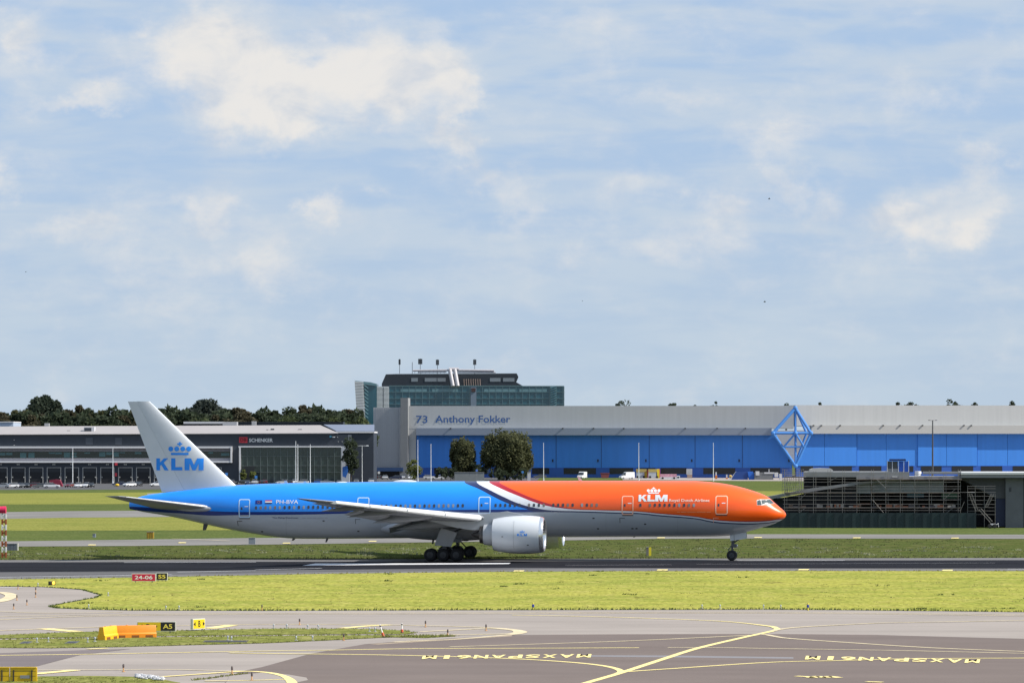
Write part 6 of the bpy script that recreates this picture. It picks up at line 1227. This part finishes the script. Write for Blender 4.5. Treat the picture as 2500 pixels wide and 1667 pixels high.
# windsock mast at the left edge
X, Y, _ = G(10, 1361.5); t = empty('windsock', (X, Y, 0.03)); tag(t, 'red and white banded windsock mast at the left picture edge', 'windsock')
zt = H - (1253 - HY) / F * Y; nb = 8; hw = .27
for k in range(nb):
    z0, z1 = .03 + (zt - .03) * k / nb, .03 + (zt - .03) * (k + 1) / nb; mb = MB(); m_ = M('mast_red', (.28, .075, .02), .6) if k % 2 == 0 else M('mast_white', (.62, .62, .58), .6)
    for sx in (-1, 1):
        for sy in (-1, 1): mb.obox((X + sx * hw * .8, Y + sy * hw * .8), .13, .13, z0, z1)
    for sx in (-1, 1): mb.tube((X - sx * hw * .8, Y - hw * .8, z0), (X + sx * hw * .8, Y - hw * .8, z1), .04, n=5)
    mb.box(X - hw * .85, X + hw * .85, Y - hw * .7, Y + hw * .7, (z0 + z1) / 2 - .05, (z0 + z1) / 2 + .05); build(mb, 'lattice_section', m_, t)
mb = MB(); mb.tube((X, Y, zt), (X, Y, zt + .7), .06, n=8); build(mb, 'top_pole', sg_w, t)
for k in range(5):
    x1 = X + .22 - k * .85; r0 = .42 - .035 * k; mb = MB(); zz = H - (1244 - HY) / F * Y; mb.lathe([(-.85, r0 - .035), (-.4, r0 - .01), (0, r0)], (x1, Y, zz - k * .04), 'x', 20); build(mb, 'sock_band', M('sock_red', (.62, .02, .09), .7) if k % 2 == 0 else sg_w, t, 40)
# guard light
X, Y, _ = G(126, 1429.5); t = empty('guard_light', (X, Y, .06)); tag(t, 'black runway guard light with its right lamp glowing amber', 'light'); d = Y; f = Fac(126, d, 0)
f.part('housing', sg_blk, t, 118, 1418.5, 135, 1426, -.18, 0); f.part('base', M('guard_green', (.05, .08, .05), .7), t, 117.5, 1426, 126, 1429.8, -.15, -.02)
for px, m_ in ((122.5, m_rail), (130.8, M('amber_lamp', (.9, .45, .03), .3, emit=(1, .48, .05, 2.2)))):
    p = f.pt(px, 1422.1, .0); mb = MB(); mb.lathe([(-.05, .10), (-.03, .13), (0, .135)], p, 'y', 18); build(mb, 'lens', m_, t, 40)
for px in (119, 133): f.part('leg', m_rail, t, px, 1426, px + 1, 1430.3, -.1, -.05)
# boxes and boards behind the runway
for a, b, y0, y1, lab, m_, m2 in ((17, 41, 1327, 1343.5, 'grey equipment cabinet beside the windsock mast', (.11, .125, .15), None), (607, 623, 1312.5, 1328.5, 'grey transformer box on the far taxiway edge', (.20, .225, .25), None), (358, 375, 1298, 1314, 'back of a small yellow board on the far grass', (.42, .27, .02), None), (1578, 1590, 1335.5, 1356.5, 'grey and yellow edge-on board beside the runway', (.16, .16, .16), (.72, .62, .03)), (226, 233, 1303, 1311.5, 'small grey post box on the far grass left of the yellow board', (.2, .23, .27), None)):
    d = G(a, y1)[1]; f = Fac((a + b) / 2, d, 0); X, Y, _ = f.pt((a + b) / 2, y1, 0); t = empty('equipment_box', (X, Y, .03)); tag(t, lab, 'cabinet' if 'board' not in lab else 'sign')
    c = b if not m2 else b - 6.5; n_ = 3 if b - a > 20 else 1
    for k in range(n_): f.part('casing', M('casing_%d' % a, m_, .6, var=.08, vscale=1), t, a + (c - a) * k / n_, y0, a + (c - a) * (k + 1) / n_ - (.5 if n_ > 1 else 0), y1 + .6, -.6, 0)
    f.part('cap', v_conc, t, a - .3, y0 - .5, c + .3, y0, -.65, .05)
    if m2: f.part('face', M('face_yellow', m2, .5), t, b - 6, y0, b, y1 + .5, -.1, 0)
    if a == 17: f.part('end_post', sg_frame, t, 41.5, 1326, 44.5, 1344, -.3, 0)
    if 'yellow board' in lab and a == 358:
        for px in (360, 366, 371.5): f.part('rib', M('rib_brown', (.25, .13, .02), .6), t, px, y0, px + 1.2, y1, 0, .03)
# little lights and reflectors
def small(kind, px, py, label, group):
    X, Y, _ = G(px, py); z = .05; mb = MB(); k_ = .7
    if kind == 'reflector':
        mb.lathe([(0, .10), (.03, .10), (.04, .035), (.24, .035)], (X, Y, z), 'z', 8, 0); mb.lathe([(.24, .055), (.42, .055), (.46, .02)], (X, Y, z), 'z', 8, 1); ms = [M('reflector_orange', (.55, .30, .12), .5), M('reflector_dark', (.06, .04, .035), .5)]; nm = 'reflector_post'
    elif kind == 'blue':
        mb.lathe([(0, .10), (.04, .10), (.05, .05), (.22, .05)], (X, Y, z), 'z', 8, 0); mb.lathe([(.22, .10), (.40, .10), (.45, .05)], (X, Y, z), 'z', 8, 1); mb.lathe([(.45, .06), (.56, .05)], (X, Y, z), 'z', 8, 2); ms = [M('light_stem', (.6, .5, .05), .5), M('light_blue_dome', (.03, .05, .25), .3), M('light_cap', (.7, .55, .05), .4)]; nm = 'edge_light'
    else:
        mb.lathe([(0, .12), (.04, .12), (.05, .035), (.20, .035)], (X, Y, z), 'z', 8, 0); mb.lathe([(.20, .06), (.28, .065), (.33, .03)], (X, Y, z), 'z', 8, 1); ms = [M('light_stem_grey', (.35, .36, .36), .5), M('light_dome_pale', (.34, .37, .40), .3)]; nm = 'edge_light'
    tag(build(mb, nm, ms, smooth=40), label, 'light' if nm == 'edge_light' else 'reflector', group)
z5 = lambda a, b: (a / 3.76, 1250 + b / 3.76)
for (a, b), lab in (((165, 712), 'topmost orange reflector post on the left taxiway bend'), ((328, 740), 'upper of two reflector posts one above the other on the left bend'), ((327, 785), 'lower of two reflector posts one above the other on the left bend'), ((155, 812), 'reflector post nearest the curved yellow line on the left'), ((247, 856), 'reflector post in the middle of the left taxiway bend'), ((126, 893), 'lowest reflector post on the left taxiway bend'), ((1133, 1470), 'lone reflector post on the thin yellow line at the bottom left'), ((2130, 1492), 'reflector post at the weedy crack near the bottom'), ((2312, 1550), 'reflector post at the bottom edge left of the yellow loop')):
    small('reflector', *z5(a, b), lab, 'reflector posts')
z6 = lambda a, b: (625 + a / 3.76, 1250 + b / 3.76)
for (a, b), lab in (((400, 1038), 'reflector post on the taxiway line above the grass island'), ((1556, 1058), 'reflector post just right of the upright marker pole'), ((2112, 1092), 'reflector post near the tip of the yellow loop'), ((1760, 1140), 'reflector post in the weeds at the island tip'), ((805, 1182), 'reflector post on the lower edge of the grass island'), ((55, 905), 'orange reflector at the mown grass edge above the island')):
    small('reflector', *z6(a, b), lab, 'reflector posts')
small('blue', 1301.5, 1489.5, 'left of two blue-domed edge lights at the mown grass edge', 'blue taxiway edge lights'); small('blue', 1972.5, 1490.5, 'right of two blue-domed edge lights at the mown grass edge', 'blue taxiway edge lights')
for (px, py), lab in (((92.5, 1432), 'pale light near the amber guard light'), ((264, 1455.5), 'pale light at the tip of the left pavement bend'), ((216.5, 1485.5), 'pale light on the grass edge below the red sign'), ((405, 1489.5), 'left light of the pair at the grass edge right of the signs'), ((437, 1489), 'right light of the pair at the grass edge right of the signs'), ((90, 1569.5), 'first pale light on the lower grass island'), ((118, 1568.5), 'second pale light on the lower grass island'), ((214, 1569), 'third pale light on the lower grass island'), ((231.5, 1567.5), 'pale light just left of the yellow barrier piece'), ((556, 1564), 'left light of the pair at the muddy drain'), ((565, 1566), 'right light of the pair at the muddy drain'), ((723, 1565), 'left pale light on the right half of the lower island'), ((763, 1564.5), 'right pale light on the right half of the lower island'),
                     ((668, 1535), 'first pale light along the upper island edge'), ((700, 1535.3), 'second pale light along the upper island edge'), ((751, 1536.5), 'third pale light along the upper island edge'), ((777, 1537), 'fourth pale light along the upper island edge'), ((902, 1543), 'left pale light beside the leaning marker pole'), ((916, 1543.5), 'right pale light beside the leaning marker pole'), ((1714, 1486.5), 'first pale light along the right mown grass edge'), ((1758, 1486.5), 'second pale light along the right mown grass edge'), ((1864, 1486.5), 'third pale light along the right mown grass edge'), ((1906, 1487), 'fourth pale light along the right mown grass edge')):
    small('pale', px, py, lab, 'pale edge lights')
# drains and rubble on the island
m_drain = M('drain_grey', (.10, .10, .11), .7)
for x0, x1, y, lab in ((52, 75, 1570, 'left dark drain grate in the lower grass island'), (162, 190, 1569.5, 'middle dark drain grate in the lower grass island'), (497, 605, 1567, 'long muddy drain slab near the right end of the lower island')):
    a, b = G(x0, y), G(x1, y); t = empty('drain', ((a[0] + b[0]) / 2, a[1], .065)); tag(t, lab, 'drain'); mb = MB(); mb.box(a[0], b[0], a[1] - 1.2, a[1] + 1.2, .05, .075); build(mb, 'slab', m_drain if x1 - x0 < 40 else M('mud_brown', (.10, .085, .06), .9, var=.3, vscale=1.5), t)
    mb = MB(); mb.box(a[0] + .1, b[0] - .1, a[1] - .9, a[1] + .3, .075, .085); build(mb, 'grate', M('grate_dark', (.03, .03, .035), .6), t)
rs = random.Random(21); mb = MB(); mi_ = 0
for k in range(120):
    px = rs.uniform(332, 398); py = 1651.5 + (px - 332) * .10 + rs.uniform(-1.5, 6); X, Y, _ = G(px, py); r_ = rs.uniform(.05, .16); mb.ball((X, Y, .07 + r_ * .4), r_, r_ * .8, r_ * .6, 6, 4)
tag(build(mb, 'rubble', M('rubble_grey', (.45, .45, .47), .8, var=.3, vscale=3)), 'grey broken stones scattered on the grass at the bottom left', 'rubble', kind='stuff')
# birds
for px, py, d, lab, s_ in ((1878, 486, 300, 'dark bird in flight in the middle right of the sky', .22), (1422, 735, 420, 'tiny bird low in the sky above the hangar', .15), (1867, 737, 380, 'gliding bird low in the sky right of centre', .28), (63, 664, 380, 'tiny bird at the far left of the sky', .16)):
    X, Y, Z = W(px, py, d); mb = MB(); mb.ball((X, Y, Z), s_ * .45, s_ * .16, s_ * .14, 8, 6)
    for k in (-1, 1): mb.add([(X + s_ * .15, Y + k * .03, Z), (X - s_ * .15, Y + k * .03, Z), (X - s_ * .10, Y + k * s_ * .9, Z + s_ * .35), (X + s_ * .12, Y + k * s_ * .8, Z + s_ * .4)], [(0, 1, 2, 3)])
    tag(build(mb, 'bird', M('bird_dark', (.04, .04, .045), .8)), lab, 'bird', 'birds in the sky')

# ------------------------------------------------------------------ grass tufts and weeds (uncountable)
def tufts(name, regions, mat, label, seed):
    r = np.random.RandomState(seed); V_ = []; n_ = 0
    for pts, hgt, wid_, blades in regions:
        for (X, Y) in pts:
            h = hgt * r.uniform(.5, 1.4)
            for b in range(blades):
                a = r.uniform(0, 6.28); o = r.normal(size=2) * wid_ * .5; w = .03 + wid_ * .10; dx_, dy_ = math.cos(a) * w, math.sin(a) * w; ln_ = r.normal(size=2) * h * .4
                V_.append(((X + o[0] - dx_, Y + o[1] - dy_, .045), (X + o[0] + dx_, Y + o[1] + dy_, .045), (X + o[0] + ln_[0], Y + o[1] + ln_[1], .05 + h * r.uniform(.6, 1))))
    v = np.array(V_).reshape(-1, 3); me = bpy.data.meshes.new(name); me.from_pydata(v.tolist(), [], np.arange(len(v)).reshape(-1, 3).tolist()); me.materials.append(mat)
    o = link(bpy.data.objects.new(name, me)); tag(o, label, 'grass', kind='stuff'); return o
def inside(poly, n, seed, cluster=0):
    r = np.random.RandomState(seed); P = np.array([G(*p)[:2] for p in poly]); lo, hi = P.min(0), P.max(0); lo[0] = max(lo[0], -62); hi[0] = min(hi[0], 62); out = []
    x1, y1 = P[:, 0], P[:, 1]; x2, y2 = np.roll(x1, -1), np.roll(y1, -1)
    while len(out) < n:
        q = r.uniform(lo, hi); c = ((y1 > q[1]) != (y2 > q[1])) & (q[0] < (x2 - x1) * (q[1] - y1) / (y2 - y1 + 1e-12) + x1)
        if c.sum() % 2:
            out.append(q)
            if cluster:
                for _ in range(r.randint(1, cluster)): out.append(q + r.normal(size=2) * np.array([.5, .35]))
    return out
def along(px_pts, step, jit, seed):
    r = np.random.RandomState(seed); out = []; P = [np.array(G(*p)[:2]) for p in px_pts]
    for a, b in zip(P[:-1], P[1:]):
        n = max(1, int(np.linalg.norm(b - a) / step))
        for i in range(n): out.append(a + (b - a) * r.uniform(i / n, (i + 1) / n) + r.normal(size=2) * jit)
    return out
g_dark = leaf_mat('weed_green', (.085, .115, .030), .4); g_blade = leaf_mat('grass_blade', (.30, .30, .085), .25); g_dry = leaf_mat('dry_grass', (.20, .18, .075), .35); g_rough = leaf_mat('rough_blade_shaded', (.105, .118, .045), .3)  # g_rough follows the cloud-shaded tone painted on the rough strip
fg_vis = [p for p in front_grass_px if -100 < p[0] < 2700]; fg_vis = [(-20, 1416)] + [p for p in front_grass_px[1:7]] + [(2520, 1394.5), (2520, 1494.5)] + [p for p in front_grass_px[9:24]]
edge = [(2520, 1494.7), (2120, 1490.3), (1875, 1488.2), (1250, 1489.7), (625, 1491.2), (319, 1490.7), (213, 1488.2), (138, 1485.2), (122, 1481)]
bend = [(122, 1481), (160, 1472.8), (234, 1459.6), (247, 1453), (199, 1439.6), (106, 1433), (0, 1431.6)]
rwe = [(0, 1415), (400, 1409), (800, 1401), (1250, 1396), (1875, 1394), (2500, 1394.5)]
tufts('grass_tufts', [(inside(fg_vis, 1500, 3), .06, .25, 4)], g_blade, 'short yellow-green grass blades of the mown strip', 4)
tufts('weeds', [(inside(fg_vis, 95, 5, 7), .17, .30, 6), (along(edge, .16, .07, 6), .20, .14, 4), (along(bend, .25, .08, 7), .12, .12, 4)], g_dark, 'dark green weeds dotted over the mown strip and along its edge', 8)
tufts('dry_grass', [(along(rwe, .35, .35, 9), .16, .2, 3), (inside(fg_vis, 200, 12, 3), .08, .25, 4)], g_dry, 'pale dry grass along the runway shoulder', 10)
e2 = [p for p in isl2 if p[0] >= 0]; e1 = [p for p in isl1 if p[0] >= 0]
tufts('island_grass', [(along(e1, .3, .08, 13), .09, .14, 4), (along(e2, .22, .10, 14), .12, .16, 4), (inside([(0, 1552)] + e1, 220, 15), .07, .2, 4), (inside([(0, 1563)] + e2, 350, 16), .07, .2, 4), (inside([(0, 1656), (320, 1655), (400, 1662), (400, 1690), (0, 1690)], 260, 17), .09, .2, 5), (along([(470, 1662), (520, 1656), (585, 1647), (600, 1645)], .12, .08, 18), .12, .12, 4), (along([(945, 1557), (1000, 1556), (1060, 1555), (1110, 1554)], .12, .1, 19), .22, .2, 5)], leaf_mat('island_blade', (.21, .22, .065), .35), 'grass and weeds on the taxiway islands', 20)
rough_px = [(0, 1336), (300, 1334), (620, 1331), (1250, 1322.5), (1600, 1316.5), (2500, 1316.5), (2500, 1361), (1250, 1363.5), (0, 1366.5)]
tufts('rough_grass', [(inside(rough_px, 1500, 22), .10, .7, 5), (along([(0, 1367), (1250, 1364), (2500, 1361.8)], .35, .15, 23), .3, .3, 5)], g_rough, 'rough grass behind the runway, coloured as under cloud shadow', 24)
tufts('pale_weeds', [(inside([(0, 1345), (1250, 1338), (2500, 1335), (2500, 1356), (1250, 1357), (0, 1360)], 420, 27, 4), .25, .5, 5)], leaf_mat('pale_weed', (.26, .27, .16), .3), 'pale flowering weeds in the rough grass behind the runway', 28)
